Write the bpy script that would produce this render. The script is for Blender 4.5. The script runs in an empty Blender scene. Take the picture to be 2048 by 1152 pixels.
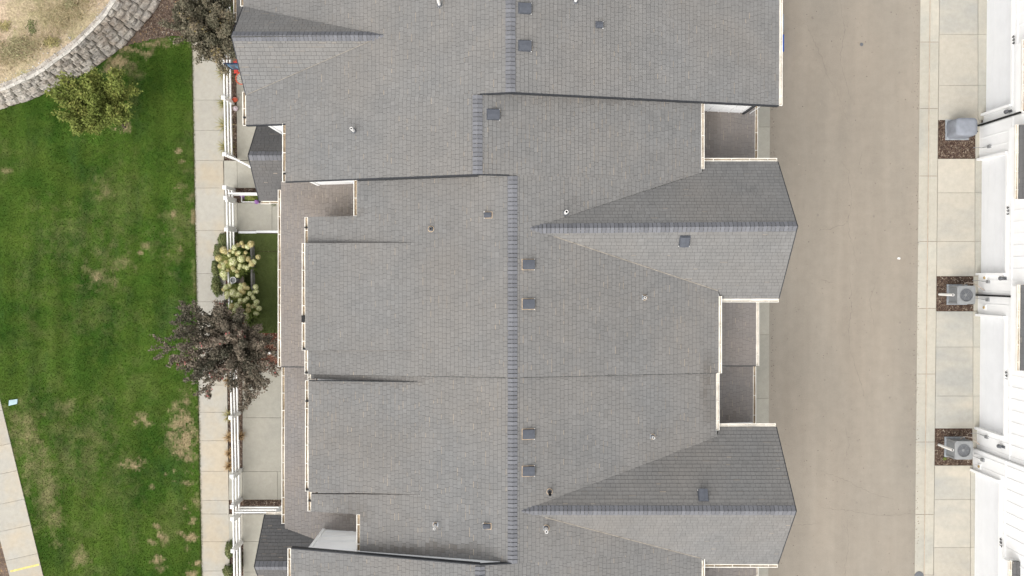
import bpy, math, random
import numpy as np
from mathutils import Vector, Matrix
random.seed(7); rng = np.random.default_rng(11)
S = bpy.context.scene
COL = S.collection
# ---------------------------------------------------------------- camera, sky, sun, exposure
CAMH, FPX = 38.0, 1792.0
NADY = 548.0
TILT = math.atan((576 - NADY) / FPX)
cd = bpy.data.cameras.new('camera'); cam = bpy.data.objects.new('camera', cd); COL.objects.link(cam)
cam.location = (0, 0, CAMH); cam.rotation_euler = (-TILT, 0, 0)
cd.sensor_width = 36; cd.lens = FPX * 36 / 2048; cd.clip_end = 1000; cd.clip_start = 0.5
S.camera = cam
SUN_EL, SUN_AZ = math.radians(52), math.radians(214)     # compass azimuth, soft light from the south-west
w = bpy.data.worlds.new('World'); S.world = w; w.use_nodes = True
wn = w.node_tree; bg = wn.nodes['Background']
sky = wn.nodes.new('ShaderNodeTexSky'); sky.sky_type = 'NISHITA'; sky.sun_disc = False
sky.sun_elevation = SUN_EL; sky.sun_rotation = SUN_AZ
sky.dust_density = 3.0; sky.air_density = 1.0; sky.ozone_density = 1.0
hs = wn.nodes.new('ShaderNodeHueSaturation'); hs.inputs['Saturation'].default_value = 0.16
wn.links.new(sky.outputs[0], hs.inputs['Color']); wn.links.new(hs.outputs[0], bg.inputs[0])
bg.inputs[1].default_value = 0.15
sd = bpy.data.lights.new('sun', 'SUN'); so = bpy.data.objects.new('sun', sd); COL.objects.link(so)
sd.energy = 0.8; sd.angle = math.radians(85); sd.color = (1.0, 0.955, 0.89)
d = Vector((math.sin(SUN_AZ) * math.cos(SUN_EL), math.cos(SUN_AZ) * math.cos(SUN_EL), math.sin(SUN_EL)))
so.rotation_euler = d.to_track_quat('Z', 'Y').to_euler(); so.location = d * 60
S.view_settings.view_transform = 'Standard'; S.view_settings.look = 'None'
S.view_settings.exposure = 0.97; S.view_settings.gamma = 1; S.view_settings.use_curve_mapping = False

# ---------------------------------------------------------------- pixel of the survey picture -> world
_c, _s = math.cos(-TILT), math.sin(-TILT)
def ray(px, py):
    u, v = (px - 1024) / FPX, -(py - 576) / FPX
    return (u, v * _c + _s, v * _s - _c)
def P(px, py, z=0.0):
    r = ray(px, py); t = (z - CAMH) / r[2]
    return Vector((r[0] * t, r[1] * t, z))
class Plane:      # z = z0 + a (x-x0) + b (y-y0)
    def __init__(s, x0, y0, z0, a, b): s.x0, s.y0, s.z0, s.a, s.b = x0, y0, z0, a, b
    def z(s, x, y): return s.z0 + s.a * (x - s.x0) + s.b * (y - s.y0)
    def hit(s, px, py):
        r = ray(px, py)
        t = (s.z(0, 0) - CAMH) / (r[2] - s.a * r[0] - s.b * r[1])
        return Vector((r[0] * t, r[1] * t, CAMH + r[2] * t))
    def shift(s, dz): return Plane(s.x0, s.y0, s.z0 + dz, s.a, s.b)
def plane3(p, q, r):
    n = (q - p).cross(r - p); return Plane(p.x, p.y, p.z, -n.x / n.z, -n.y / n.z)

# ---------------------------------------------------------------- objects
def tag(o, label=None, cat=None, group=None, kind=None):
    if label: o['label'] = label
    if cat: o['category'] = cat
    if group: o['group'] = group
    if kind: o['kind'] = kind
    return o
def link(name, me, parent=None, kind=None):
    o = bpy.data.objects.new(name, me); COL.objects.link(o)
    if parent is not None:
        o.parent = parent
        o.matrix_parent_inverse = Matrix.Translation(-world_loc(parent))
    if kind: o['kind'] = kind
    return o
def world_loc(o):
    v = o.location.copy()
    if o.parent is not None:
        v = world_loc(o.parent) + v + o.matrix_parent_inverse.translation
    return v
def empty(name, loc, label=None, cat=None, group=None, kind=None, parent=None):
    o = link(name, None, parent); o.location = loc
    o.empty_display_size = .3
    return tag(o, label, cat, group, kind)
def mesh(name, verts, faces, m, tone=None, warm=None, smooth=False):
    me = bpy.data.meshes.new(name)
    verts = np.asarray(verts, dtype=np.float32).reshape(-1, 3)
    if isinstance(faces, np.ndarray):
        k = faces.shape[1]; nf = len(faces)
        me.vertices.add(len(verts)); me.vertices.foreach_set('co', verts.ravel())
        me.loops.add(nf * k); me.loops.foreach_set('vertex_index', faces.astype(np.int32).ravel())
        me.polygons.add(nf); me.polygons.foreach_set('loop_start', np.arange(0, nf * k, k, dtype=np.int32))
        me.update(calc_edges=True)
    else:
        me.from_pydata([tuple(map(float, v)) for v in verts], [], faces); me.update()
    for nm, arr in (('tone', tone), ('warm', warm)):
        if arr is not None:
            a = me.attributes.new(nm, 'FLOAT', 'FACE'); a.data.foreach_set('value', np.asarray(arr, dtype=np.float32))
    if smooth: me.polygons.foreach_set('use_smooth', [True] * len(me.polygons))
    me.materials.append(m)
    return me
class MB:
    def __init__(s): s.v = []; s.f = []
    def add(s, vs, fs):
        n = len(s.v); s.v += [tuple(v) for v in vs]; s.f += [tuple(i + n for i in f) for f in fs]
        return s
    def box(s, x0, x1, y0, y1, z0, z1):
        return s.add([(x0,y0,z0),(x1,y0,z0),(x1,y1,z0),(x0,y1,z0),(x0,y0,z1),(x1,y0,z1),(x1,y1,z1),(x0,y1,z1)],
                     [(3,2,1,0),(4,5,6,7),(0,1,5,4),(1,2,6,5),(2,3,7,6),(3,0,4,7)])
    def bevbox(s, x0, x1, y0, y1, z0, z1, b=.01):
        v = [(x0,y0,z0),(x1,y0,z0),(x1,y1,z0),(x0,y1,z0),(x0,y0,z1-b),(x1,y0,z1-b),(x1,y1,z1-b),(x0,y1,z1-b),
             (x0+b,y0+b,z1),(x1-b,y0+b,z1),(x1-b,y1-b,z1),(x0+b,y1-b,z1)]
        f = [(3,2,1,0),(8,9,10,11)]
        for i in range(4):
            j = (i+1) % 4; f += [(i,j,j+4,i+4),(i+4,j+4,j+8,i+8)]
        return s.add(v, f)
    def bar(s, a, b, wd, ht, up=Vector((0,0,1))):
        a, b = Vector(a), Vector(b); t = (b - a).normalized()
        side = t.cross(up)
        if side.length < 1e-4: side = Vector((1,0,0))
        side.normalize(); u = side.cross(t).normalized()
        c = [(-1,-1),(1,-1),(1,1),(-1,1)]
        vs = [p + side * (i*wd/2) + u * (j*ht/2) for p in (a, b) for i, j in c]
        return s.add(vs, [(0,3,2,1),(4,5,6,7),(0,1,5,4),(1,2,6,5),(2,3,7,6),(3,0,4,7)])
    def tube(s, pts, rad, n=8, cap=True):
        pts = [Vector(p) for p in pts]; m = len(pts)
        if not hasattr(rad, '__len__'): rad = [rad] * m
        vs = []; fs = []
        for i, p in enumerate(pts):
            t = (pts[min(i+1, m-1)] - pts[max(i-1, 0)]).normalized()
            ref = Vector((0,0,1)) if abs(t.z) < .9 else Vector((1,0,0))
            x = t.cross(ref).normalized(); y = t.cross(x)
            for k in range(n):
                a = 2*math.pi*k/n; vs.append(p + (x*math.cos(a) + y*math.sin(a)) * rad[i])
        for i in range(m-1):
            for k in range(n):
                fs.append((i*n+k, i*n+(k+1)%n, (i+1)*n+(k+1)%n, (i+1)*n+k))
        if cap: fs += [tuple(range(n))[::-1], tuple((m-1)*n+k for k in range(n))]
        return s.add(vs, fs)
    def lathe(s, c, prof, n=20):     # prof: (r, z)
        vs = [(c[0]+r*math.cos(2*math.pi*k/n), c[1]+r*math.sin(2*math.pi*k/n), c[2]+z) for r, z in prof for k in range(n)]
        fs = [(i*n+k, i*n+(k+1)%n, (i+1)*n+(k+1)%n, (i+1)*n+k) for i in range(len(prof)-1) for k in range(n)]
        return s.add(vs, fs)
    def prism(s, poly, z0, z1):
        """poly of (x,y) ccw; z0,z1 numbers or functions"""
        f0 = z0 if callable(z0) else (lambda x, y: z0); f1 = z1 if callable(z1) else (lambda x, y: z1)
        if area(poly) < 0: poly = poly[::-1]
        n = len(poly)
        vs = [(x, y, f0(x, y)) for x, y in poly] + [(x, y, f1(x, y)) for x, y in poly]
        return s.add(vs, [tuple(range(n))[::-1], tuple(range(n, 2*n))] + [(i, (i+1)%n, (i+1)%n+n, i+n) for i in range(n)])
    def build(s, name, m, parent=None, smooth=False, kind=None):
        return link(name, mesh(name, s.v, s.f, m, smooth=smooth), parent, kind)
def area(poly):
    return .5 * sum(poly[i][0]*poly[(i+1)%len(poly)][1] - poly[(i+1)%len(poly)][0]*poly[i][1] for i in range(len(poly)))
def inside(poly, x, y):
    c = False; n = len(poly)
    for i in range(n):
        x1, y1 = poly[i]; x2, y2 = poly[(i+1)%n]
        if (y1 > y) != (y2 > y) and x < (x2-x1)*(y-y1)/(y2-y1)+x1: c = not c
    return c
def clip_rect(poly, x0, x1, y0, y1):
    for ax, lim, sg in ((0, x0, 1), (0, x1, -1), (1, y0, 1), (1, y1, -1)):
        out = []; n = len(poly)
        for i in range(n):
            p, q = poly[i], poly[(i+1)%n]
            dp, dq = sg*(p[ax]-lim), sg*(q[ax]-lim)
            if dp >= 0: out.append(p)
            if (dp >= 0) != (dq >= 0):
                t = dp/(dp-dq); out.append((p[0]+t*(q[0]-p[0]), p[1]+t*(q[1]-p[1])))
        poly = out
        if len(poly) < 3: return []
    return poly

# ---------------------------------------------------------------- materials
def srgb(r, g, b):
    f = lambda c: ((c/255+.055)/1.055)**2.4 if c/255 > .04045 else c/255/12.92
    return (f(r), f(g), f(b), 1)
class Mat:
    def __init__(s, name, rough=.8, spec=.3):
        s.m = bpy.data.materials.new(name); s.m.use_nodes = True; s.t = s.m.node_tree
        s.b = s.t.nodes['Principled BSDF']; s.b.inputs['Roughness'].default_value = rough
        s.b.inputs['Specular IOR Level'].default_value = spec
        s.pos = s.t.nodes.new('ShaderNodeNewGeometry').outputs['Position']
    def n(s, t): return s.t.nodes.new(t)
    def l(s, a, b): s.t.links.new(a, b)
    def noise(s, scale, detail=3, rough=.55, lo=.35, hi=.65, vec=(1,1,1), dist=0):
        mp = s.n('ShaderNodeMapping'); mp.inputs['Scale'].default_value = vec; s.l(s.pos, mp.inputs['Vector'])
        t = s.n('ShaderNodeTexNoise'); t.inputs['Scale'].default_value = scale; t.inputs['Detail'].default_value = detail
        t.inputs['Roughness'].default_value = rough; t.inputs['Distortion'].default_value = dist
        s.l(mp.outputs[0], t.inputs['Vector'])
        r = s.n('ShaderNodeMapRange'); r.inputs[1].default_value = lo; r.inputs[2].default_value = hi
        s.l(t.outputs['Fac'], r.inputs[0]); return r.outputs[0]
    def attr(s, name):
        a = s.n('ShaderNodeAttribute'); a.attribute_name = name; return a.outputs['Fac']
    def rnd(s): return s.n('ShaderNodeObjectInfo').outputs['Random']
    def mul(s, a, k):
        x = s.n('ShaderNodeMath'); x.operation = 'MULTIPLY'; s.l(a, x.inputs[0])
        if isinstance(k, (int, float)): x.inputs[1].default_value = k
        else: s.l(k, x.inputs[1])
        return x.outputs[0]
    def mix(s, fac, a, b):
        x = s.n('ShaderNodeMix'); x.data_type = 'RGBA'
        if isinstance(fac, (int, float)): x.inputs[0].default_value = fac
        else: s.l(fac, x.inputs[0])
        for v, i in ((a, 6), (b, 7)):
            if isinstance(v, tuple): x.inputs[i].default_value = v
            else: s.l(v, x.inputs[i])
        return x.outputs[2]
    def bright(s, col, fac, lo, hi):       # col * map(fac, lo..hi)
        r = s.n('ShaderNodeMapRange'); r.inputs[3].default_value = lo; r.inputs[4].default_value = hi; s.l(fac, r.inputs[0])
        x = s.n('ShaderNodeVectorMath'); x.operation = 'SCALE'
        if isinstance(col, tuple): x.inputs[0].default_value = col[:3]
        else: s.l(col, x.inputs[0])
        s.l(r.outputs[0], x.inputs['Scale']); return x.outputs[0]
    def color(s, c):
        if isinstance(c, tuple): s.b.inputs['Base Color'].default_value = c
        else: s.l(c, s.b.inputs['Base Color'])
        return s
    def bump(s, h, strength=.3, dist=.01):
        b = s.n('ShaderNodeBump'); b.inputs['Strength'].default_value = strength; b.inputs['Distance'].default_value = dist
        s.l(h, b.inputs['Height']); s.l(b.outputs[0], s.b.inputs['Normal']); return s
def rgb(v, g=None, b=None): return (v, v if g is None else g, v if b is None else b, 1)

def m_plain(name, c, rough=.7, var=.1, scale=6, spec=.3):
    m = Mat(name, rough, spec); n = m.noise(scale, 4)
    m.color(m.bright(c, n, 1-var, 1+var)); return m.m
def m_shingle(name, base, warmc, wear):
    m = Mat(name, .95, .15)
    t = m.attr('tone'); wm = m.attr('warm')
    c = m.bright(base, t, .80, 1.17)
    big = m.noise(.28, 3, .6, .35, .68)
    c = m.mix(m.mul(big, wear), c, warmc)
    c = m.mix(wm, c, rgb(.36,.305,.245))
    ng = m.mul(wm, -1.0); c = m.mix(ng, c, rgb(.085,.070,.056))
    g = m.noise(45, 4, .75, .3, .7); c = m.bright(c, g, .84, 1.16)
    streak = m.noise(1.1, 4, .6, .4, .75); c = m.bright(c, streak, .95, 1.05)
    m.color(c); m.bump(g, .4, .004); return m.m
M_SH = m_shingle('shingle_grey', rgb(.187,.184,.178), rgb(.205,.188,.168), .6)
M_SHLOW = m_shingle('shingle_low', rgb(.212,.198,.188), rgb(.228,.195,.168), .8)
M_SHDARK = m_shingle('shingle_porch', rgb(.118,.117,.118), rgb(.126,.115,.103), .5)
def m_cap():
    m = Mat('ridge_cap', .9, .15); c = m.bright(rgb(.152,.153,.163), m.rnd(), .88, 1.12)
    g = m.noise(45, 4, .7); c = m.bright(c, g, .88, 1.12); m.color(c); return m.m
M_CAP = m_cap()
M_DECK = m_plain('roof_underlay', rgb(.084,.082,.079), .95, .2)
M_FASCIA = m_plain('dark_fascia', rgb(.028,.03,.034), .6, .15)
M_CAPJ = M_DECK
M_VALLEY = m_plain('valley_metal', rgb(.27,.24,.20), .8, .2, 5)
M_WHITE = m_plain('white_siding', rgb(.87,.87,.86), .6, .02, 2)
M_WHITE2 = m_plain('white_trim', rgb(.89,.89,.88), .5, .02, 3)
M_DOOR = m_plain('garage_door_white', rgb(.76,.77,.785), .5, .02, 2)
M_VINYL = m_plain('white_vinyl', rgb(.80,.79,.76), .4, .05, 3)
M_GUT = m_plain('cream_gutter', rgb(.52,.45,.37), .5, .18, 2.5)
M_GUTW = m_plain('gutter_lip', rgb(.80,.76,.68), .45, .12, 3)
def m_debris():
    m = Mat('gutter_debris', .95, .1); n = m.noise(1.3, 4, .7, .35, .65); n2 = m.noise(14, 4, .7)
    c = m.mix(n, rgb(.20,.15,.095), rgb(.48,.38,.27)); m.color(m.bright(c, n2, .7, 1.25)); return m.m
M_DEBRIS = m_debris()
def m_conc(name, a, b, stain, st=.5, vec=(1,1,1)):
    m = Mat(name, .9, .2)
    n = m.noise(.55, 5, .6, .35, .68, vec); n2 = m.noise(5, 5, .7, .35, .7); g = m.noise(60, 3, .7)
    c = m.mix(n, a, b); c = m.mix(m.mul(m.noise(.42, 4, .6, .46, .62, vec), st), c, stain)
    c = m.bright(c, n2, .93, 1.05); c = m.bright(c, g, .93, 1.07)
    r = m.rnd(); c = m.bright(c, r, .94, 1.05)
    m.color(c); m.bump(g, .3, .004); return m.m
M_WALK = m_conc('sidewalk_concrete', rgb(.40,.375,.32), rgb(.375,.355,.31), rgb(.45,.37,.26), .6)
M_PATIO = m_conc('patio_concrete', rgb(.385,.362,.305), rgb(.355,.338,.285), rgb(.31,.30,.26), .5)
M_DRIVE = m_conc('driveway_concrete', rgb(.47,.43,.355), rgb(.43,.40,.34), rgb(.34,.335,.305), .9, (.35,1,1))
M_CURB = m_conc('curb_concrete', rgb(.46,.43,.36), rgb(.43,.40,.335), rgb(.365,.36,.32), .6)
M_CURBST = m_plain('curb_stain', rgb(.40,.33,.26), .9, .15, 3)
def m_asphalt():
    m = Mat('alley_asphalt', .92, .25)
    c = m.mix(m.noise(.16, 5, .6, .35, .65, (1,.45,1)), rgb(.298,.257,.207), rgb(.270,.242,.201))
    c = m.mix(m.mul(m.noise(.9, 5, .6, .45, .75, (1,.25,1)), .45), c, rgb(.248,.220,.181))
    c = m.bright(c, m.noise(2.2, 6, .7, .35, .65), .95, 1.05)
    g = m.noise(38, 3, .85, .3, .7); c = m.bright(c, m.noise(1.0, 4, .6, .4, .66, (1,.06,1)), .94, 1.05)
    c = m.bright(c, g, .84, 1.16)
    v = m.n('ShaderNodeTexVoronoi'); v.inputs['Scale'].default_value = 1.1; m.l(m.pos, v.inputs['Vector'])
    r = m.n('ShaderNodeMapRange'); r.inputs[1].default_value = .02; r.inputs[2].default_value = .07
    r.inputs[3].default_value = 1; r.inputs[4].default_value = 0; m.l(v.outputs['Distance'], r.inputs[0])
    c = m.mix(m.mul(r.outputs[0], .35), c, rgb(.10,.09,.08))
    m.color(c); m.bump(g, .4, .006); return m.m
M_ASPH = m_asphalt()
M_CRACK = m_plain('crack', rgb(.185,.16,.13), .95, .2)
def m_mulch(name, a, b, cc):
    m = Mat(name, 1, .05); v = m.n('ShaderNodeTexVoronoi'); v.inputs['Scale'].default_value = 26; m.l(m.pos, v.inputs['Vector'])
    sp = m.n('ShaderNodeSeparateColor'); m.l(v.outputs['Color'], sp.inputs[0])
    c = m.mix(sp.outputs[0], a, b); r = m.n('ShaderNodeMapRange'); r.inputs[1].default_value = .86; r.inputs[2].default_value = .95
    m.l(sp.outputs[1], r.inputs[0]); c = m.mix(r.outputs[0], c, cc)
    n = m.noise(1.5, 4, .6); c = m.bright(c, n, .8, 1.2); m.color(c); m.bump(sp.outputs[2], .8, .02); return m.m
M_MULCH = m_mulch('mulch', rgb(.050,.030,.023), rgb(.125,.082,.062), rgb(.32,.25,.18))
M_BARK = m_mulch('bark_mulch', rgb(.10,.035,.022), rgb(.20,.09,.06), rgb(.42,.30,.22))
M_SOIL = m_mulch('soil', rgb(.11,.08,.06), rgb(.17,.125,.10), rgb(.30,.20,.10))
def m_dry():
    m = Mat('dry_slope_soil', 1, .05)
    c = m.mix(m.noise(.45, 5, .65, .38, .62), rgb(.47,.36,.265), rgb(.34,.285,.175))
    c = m.mix(m.mul(m.noise(1.3, 5, .7, .5, .72), .7), c, rgb(.20,.21,.085))
    v = m.n('ShaderNodeTexVoronoi'); v.inputs['Scale'].default_value = 20; m.l(m.pos, v.inputs['Vector'])
    sp = m.n('ShaderNodeSeparateColor'); m.l(v.outputs['Color'], sp.inputs[0]); c = m.bright(c, sp.outputs[0], .75, 1.25)
    m.color(c); m.bump(sp.outputs[0], .8, .02); return m.m
M_DRY = m_dry()
def m_grass():
    m = Mat('lawn_grass', 1, .05)
    t = m.attr('tone'); wm = m.attr('warm')
    c = m.mix(m.noise(.30, 7, .7, .38, .62), rgb(.023,.060,.008), rgb(.054,.106,.015))
    c = m.mix(m.mul(m.noise(.9, 7, .7, .44, .74), .62), c, rgb(.086,.116,.022))
    c = m.mix(m.mul(m.noise(.22, 4, .6, .46, .66), .55), c, rgb(.085,.128,.022))
    c = m.mix(m.mul(m.noise(.8, 5, .7, .52, .78, (1,.4,1)), .6), c, rgb(.026,.060,.020))
    c = m.mix(wm, c, rgb(.31,.245,.14))
    c = m.bright(c, t, .74, 1.28); m.color(c); return m.m
M_GRASS = m_grass()
def m_leaf(name, cols, rough=.7):
    m = Mat(name, rough, .2); t = m.attr('tone')
    cr = m.n('ShaderNodeValToRGB'); m.l(t, cr.inputs[0])
    els = cr.color_ramp.elements
    while len(els) < len(cols): els.new(.5)
    for i, (p, c) in enumerate(cols): els[i].position = p; els[i].color = c
    m.color(cr.outputs[0]); return m.m
M_OLIVE = m_leaf('olive_leaves', [(0, rgb(.105,.140,.026)), (.5, rgb(.150,.180,.038)), (.9, rgb(.19,.21,.048)), (1, rgb(.26,.25,.07))])
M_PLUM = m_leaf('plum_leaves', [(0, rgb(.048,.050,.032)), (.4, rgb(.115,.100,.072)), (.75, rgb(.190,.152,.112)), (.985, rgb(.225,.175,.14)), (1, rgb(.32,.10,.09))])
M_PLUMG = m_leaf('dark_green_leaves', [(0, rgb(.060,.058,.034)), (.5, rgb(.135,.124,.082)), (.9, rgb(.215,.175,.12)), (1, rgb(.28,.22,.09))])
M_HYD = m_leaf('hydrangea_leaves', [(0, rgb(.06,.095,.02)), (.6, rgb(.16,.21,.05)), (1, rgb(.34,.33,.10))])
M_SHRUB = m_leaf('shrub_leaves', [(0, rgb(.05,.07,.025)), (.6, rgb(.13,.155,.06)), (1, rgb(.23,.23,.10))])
M_BLOOM = m_leaf('bloom_petals', [(0, rgb(.40,.44,.17)), (.6, rgb(.62,.62,.32)), (1, rgb(.76,.73,.46))])
M_BLOOMT = m_leaf('faded_bloom', [(0, rgb(.38,.31,.12)), (.6, rgb(.56,.48,.23)), (1, rgb(.66,.60,.34))])
M_TUFT = m_leaf('straw_tuft', [(0, rgb(.13,.15,.04)), (.5, rgb(.30,.28,.11)), (1, rgb(.46,.37,.18))])
M_TUFTB = m_leaf('brown_tuft', [(0, rgb(.20,.13,.06)), (.6, rgb(.42,.27,.13)), (1, rgb(.52,.38,.2))])
M_PALE = m_leaf('pale_weed_leaves', [(0, rgb(.16,.17,.08)), (.5, rgb(.27,.26,.13)), (1, rgb(.42,.37,.22))])
M_STRAW = m_leaf('dry_stems', [(0, rgb(.24,.20,.10)), (.5, rgb(.42,.34,.20)), (.9, rgb(.58,.47,.31)), (1, rgb(.16,.20,.07))])
M_CHIP = m_leaf('chips', [(0, rgb(.035,.022,.018)), (.5, rgb(.10,.065,.048)), (.9, rgb(.20,.15,.11)), (1, rgb(.42,.36,.29))])
M_PURPLE = m_leaf('purple_petals', [(0, rgb(.22,.08,.30)), (1, rgb(.52,.30,.62))])
M_BRANCH = m_plain('bark', rgb(.075,.055,.042), .9, .3, 12)
def m_rock():
    m = Mat('wall_block', .95, .15)
    c = m.mix(m.noise(2.6, 5, .65, .38, .62, (1,1,2.2), 1.2), rgb(.58,.53,.46), rgb(.32,.295,.27))
    c = m.mix(m.mul(m.noise(1.6, 4, .6, .42, .7), .7), c, rgb(.33,.26,.20))
    c = m.mix(m.mul(m.noise(6, 4, .7, .55, .7), .75), c, rgb(.60,.57,.52))
    c = m.bright(c, m.rnd(), .85, 1.12); n = m.noise(16, 5, .75); c = m.bright(c, n, .8, 1.2)
    m.color(c); m.bump(n, .7, .03); return m.m
M_ROCK = m_rock()
M_CAPST = m_plain('pale_cap', rgb(.47,.44,.39), .9, .25, 7)
M_TURF = m_leaf('artificial_turf', [(0, rgb(.13,.165,.052)), (1, rgb(.175,.21,.07))])
M_METAL = m_plain('grey_painted_metal', rgb(.235,.24,.24), .5, .08, 6, .5)
M_METALD = m_plain('dark_grey_metal', rgb(.115,.12,.13), .5, .1, 6, .5)
M_VENT = m_plain('slate_vent_metal', rgb(.082,.088,.102), .7, .08, 8, .2)
M_LEAD = m_plain('galvanised_flashing', rgb(.30,.32,.34), .45, .2, 8, .5)
M_SEAL = m_plain('tan_sealant', rgb(.50,.38,.26), .9, .2, 10)
M_PVC = m_plain('white_pvc', rgb(.82,.80,.76), .4, .05, 8)
M_BLACK = m_plain('black', rgb(.012), .6, .2)
M_BLUEBOX = m_plain('blue_grey_cover', rgb(.235,.25,.28), .6, .08, 5)
M_BIN = m_plain('blue_bin', rgb(.03,.09,.36), .5, .1)
M_BING = m_plain('grey_bin', rgb(.25,.28,.31), .5, .1)
M_RED = m_plain('red_plastic', rgb(.45,.05,.035), .45, .1)
M_ORANGE = m_plain('orange_ball', rgb(.55,.09,.04), .6, .1)
M_PINK = m_plain('pale_ball', rgb(.50,.42,.44), .6, .1)
M_LBLUE = m_plain('pale_blue', rgb(.12,.33,.52), .5, .05)
M_LID = m_plain('pale_lid', rgb(.34,.46,.48), .6, .1)
M_NAVY = m_plain('dark_blue_frame', rgb(.035,.05,.10), .5, .1)
M_BOARD = m_plain('smoky_backboard', rgb(.09,.10,.13), .3, .1)
M_STONE = m_plain('bowl_stone', rgb(.30,.25,.20), .8, .2, 8)
M_WOODG = m_plain('weathered_grey_wood', rgb(.26,.25,.23), .9, .2, 8)
M_YELLOW = m_plain('yellow_edge_paint', rgb(.62,.52,.18), .8, .2, 8)
M_BRONZE = m_plain('bronze', rgb(.38,.27,.12), .5, .2)
M_COPPER = m_plain('copper_line', rgb(.40,.33,.27), .4, .1)
M_INK = m_plain('dark_numerals', rgb(.04), .6, .1)
M_GLASS = m_plain('window_glass', rgb(.03,.035,.04), .15, .1, 2, .6)

# ---------------------------------------------------------------- ground and terrain
def pp(pts, z=0.0): return [(P(x, y, z).x, P(x, y, z).y) for x, y in pts]
g = MB(); g.box(-90, 90, -90, 90, -.30, -.06); tag(g.build('ground', M_SOIL), kind='structure')
def slab(name, pxpoly, z0, z1, m, parent=None, kind=None, bev=.005):
    """thin concrete piece with a small bevel, given in picture pixels"""
    pl = pp(pxpoly, z1)
    if area(pl) < 0: pl = pl[::-1]
    n = len(pl); cx = sum(p[0] for p in pl)/n; cy = sum(p[1] for p in pl)/n
    def inset(q):
        out = []
        for i in range(n):
            a, b, c = Vector(pl[i-1]), Vector(pl[i]), Vector(pl[(i+1)%n])
            e1 = (b-a).normalized(); e2 = (c-b).normalized()
            n1 = Vector((-e1.y, e1.x)); n2 = Vector((-e2.y, e2.x)); k = n1+n2
            k = k / max(k.dot(n1), .2); out.append((b.x+k.x*q, b.y+k.y*q))
        return out
    a = inset(.004); b = inset(.004+bev)
    vs = [(x, y, z0) for x, y in a] + [(x, y, z1-bev) for x, y in a] + [(x, y, z1) for x, y in b]
    fs = [tuple(range(2*n, 3*n))]
    for i in range(n):
        j = (i+1) % n; fs += [(i, j, j+n, i+n), (i+n, j+n, j+2*n, i+2*n)]
    return link(name, mesh(name, vs, fs, m), parent, kind)
def strip(name, xl, xr, ys, m, parent, z1=.03):
    """consecutive slabs; xl, xr functions of py"""
    for a, b in zip(ys[:-1], ys[1:]):
        slab(name, [(xl(a), a), (xr(a), a), (xr(b), b), (xl(b), b)], -.08, z1, m, parent)
lin = lambda x0, y0, x1, y1: (lambda y: x0 + (x1-x0)*(y-y0)/(y1-y0))

# lawn, as a fine grid with colour attributes, plus blades
def vnoise(x, y, sc, seed):
    r = np.random.default_rng(seed).random((256, 256)); u = x*sc+100; v = y*sc+100
    i = np.floor(u).astype(int); j = np.floor(v).astype(int); fu = u-i; fv = v-j
    fu = fu*fu*(3-2*fu); fv = fv*fv*(3-2*fv); i %= 256; j %= 256; i2 = (i+1) % 256; j2 = (j+1) % 256
    return (r[i,j]*(1-fu)+r[i2,j]*fu)*(1-fv) + (r[i,j2]*(1-fu)+r[i2,j2]*fu)*fv
def fbm(x, y, sc, seed, o=4):
    return sum(vnoise(x, y, sc*2**k, seed+k)*.5**k for k in range(o)) / sum(.5**k for k in range(o))
PATCH = [(372,872,24,62,1.0),(352,850,16,40,.8),(284,837,17,11,.85),(268,929,18,11,1.0),(258,921,10,6,.9),(205,550,34,22,.62),(190,552,12,8,.9),
 (215,520,40,34,.35),(210,382,22,20,.5),(358,299,7,7,1.0),(364,322,9,5,1.0),(362,300,6,8,.8),(248,256,13,12,1.0),(334,949,6,5,1.0),
 (320,1122,13,11,1.0),(383,1045,9,8,.95),(373,1017,10,9,1.0),(375,965,14,6,.8),(318,1073,8,8,1.0),(305,1084,8,6,.85),(358,1066,8,5,.9),
 (378,1075,14,8,.95),(330,1080,8,12,.7),(392,1127,10,7,1.0),(384,1148,14,9,1.0),(394,1010,9,18,.7),(302,973,6,5,.7),(375,1098,8,7,.8),(313,1052,6,6,.8),
 (373,803,9,8,.9),(350,812,7,10,.7),(325,1140,6,8,.7),(362,372,14,9,.55),(358,376,8,4,.9),(384,392,9,12,.6),(388,430,8,22,.75),(347,426,6,6,.8),(372,340,8,6,.4),
 (290,492,12,7,.7),(282,507,6,4,.8),(240,525,26,12,.5),(362,496,6,6,.85),(350,458,8,6,.6),(335,508,5,5,.6),(328,468,5,5,.5),(390,560,6,30,.5),(350,470,40,60,.28),
 (38,840,34,36,.45),(60,875,40,60,.62),(75,950,36,50,.50),(95,1000,30,60,.48),(110,1040,22,40,.6),(160,1115,14,18,.7),(45,885,20,16,.7),(62,915,16,22,.65),
 (130,860,50,60,.25),(150,930,60,60,.25),(105,1062,14,22,.6),(190,870,50,60,.25),(240,980,40,80,.15),(88,828,8,9,.6),(140,810,16,14,.5),(130,830,30,30,.2),
 (240,640,50,30,.15),(200,620,60,60,.15),(140,470,70,60,.2),(60,560,40,50,.15),(12,342,10,6,.6),(230,400,60,90,.16),(370,700,14,80,.15),(340,900,16,20,.4),(270,1090,12,30,.3),
 (300,86,46,9,.9),(268,100,32,12,1.0),(244,122,26,12,1.0),(222,136,16,10,.9),(262,135,16,14,.55),(330,80,30,6,.7),(278,150,14,9,.5)]
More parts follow.
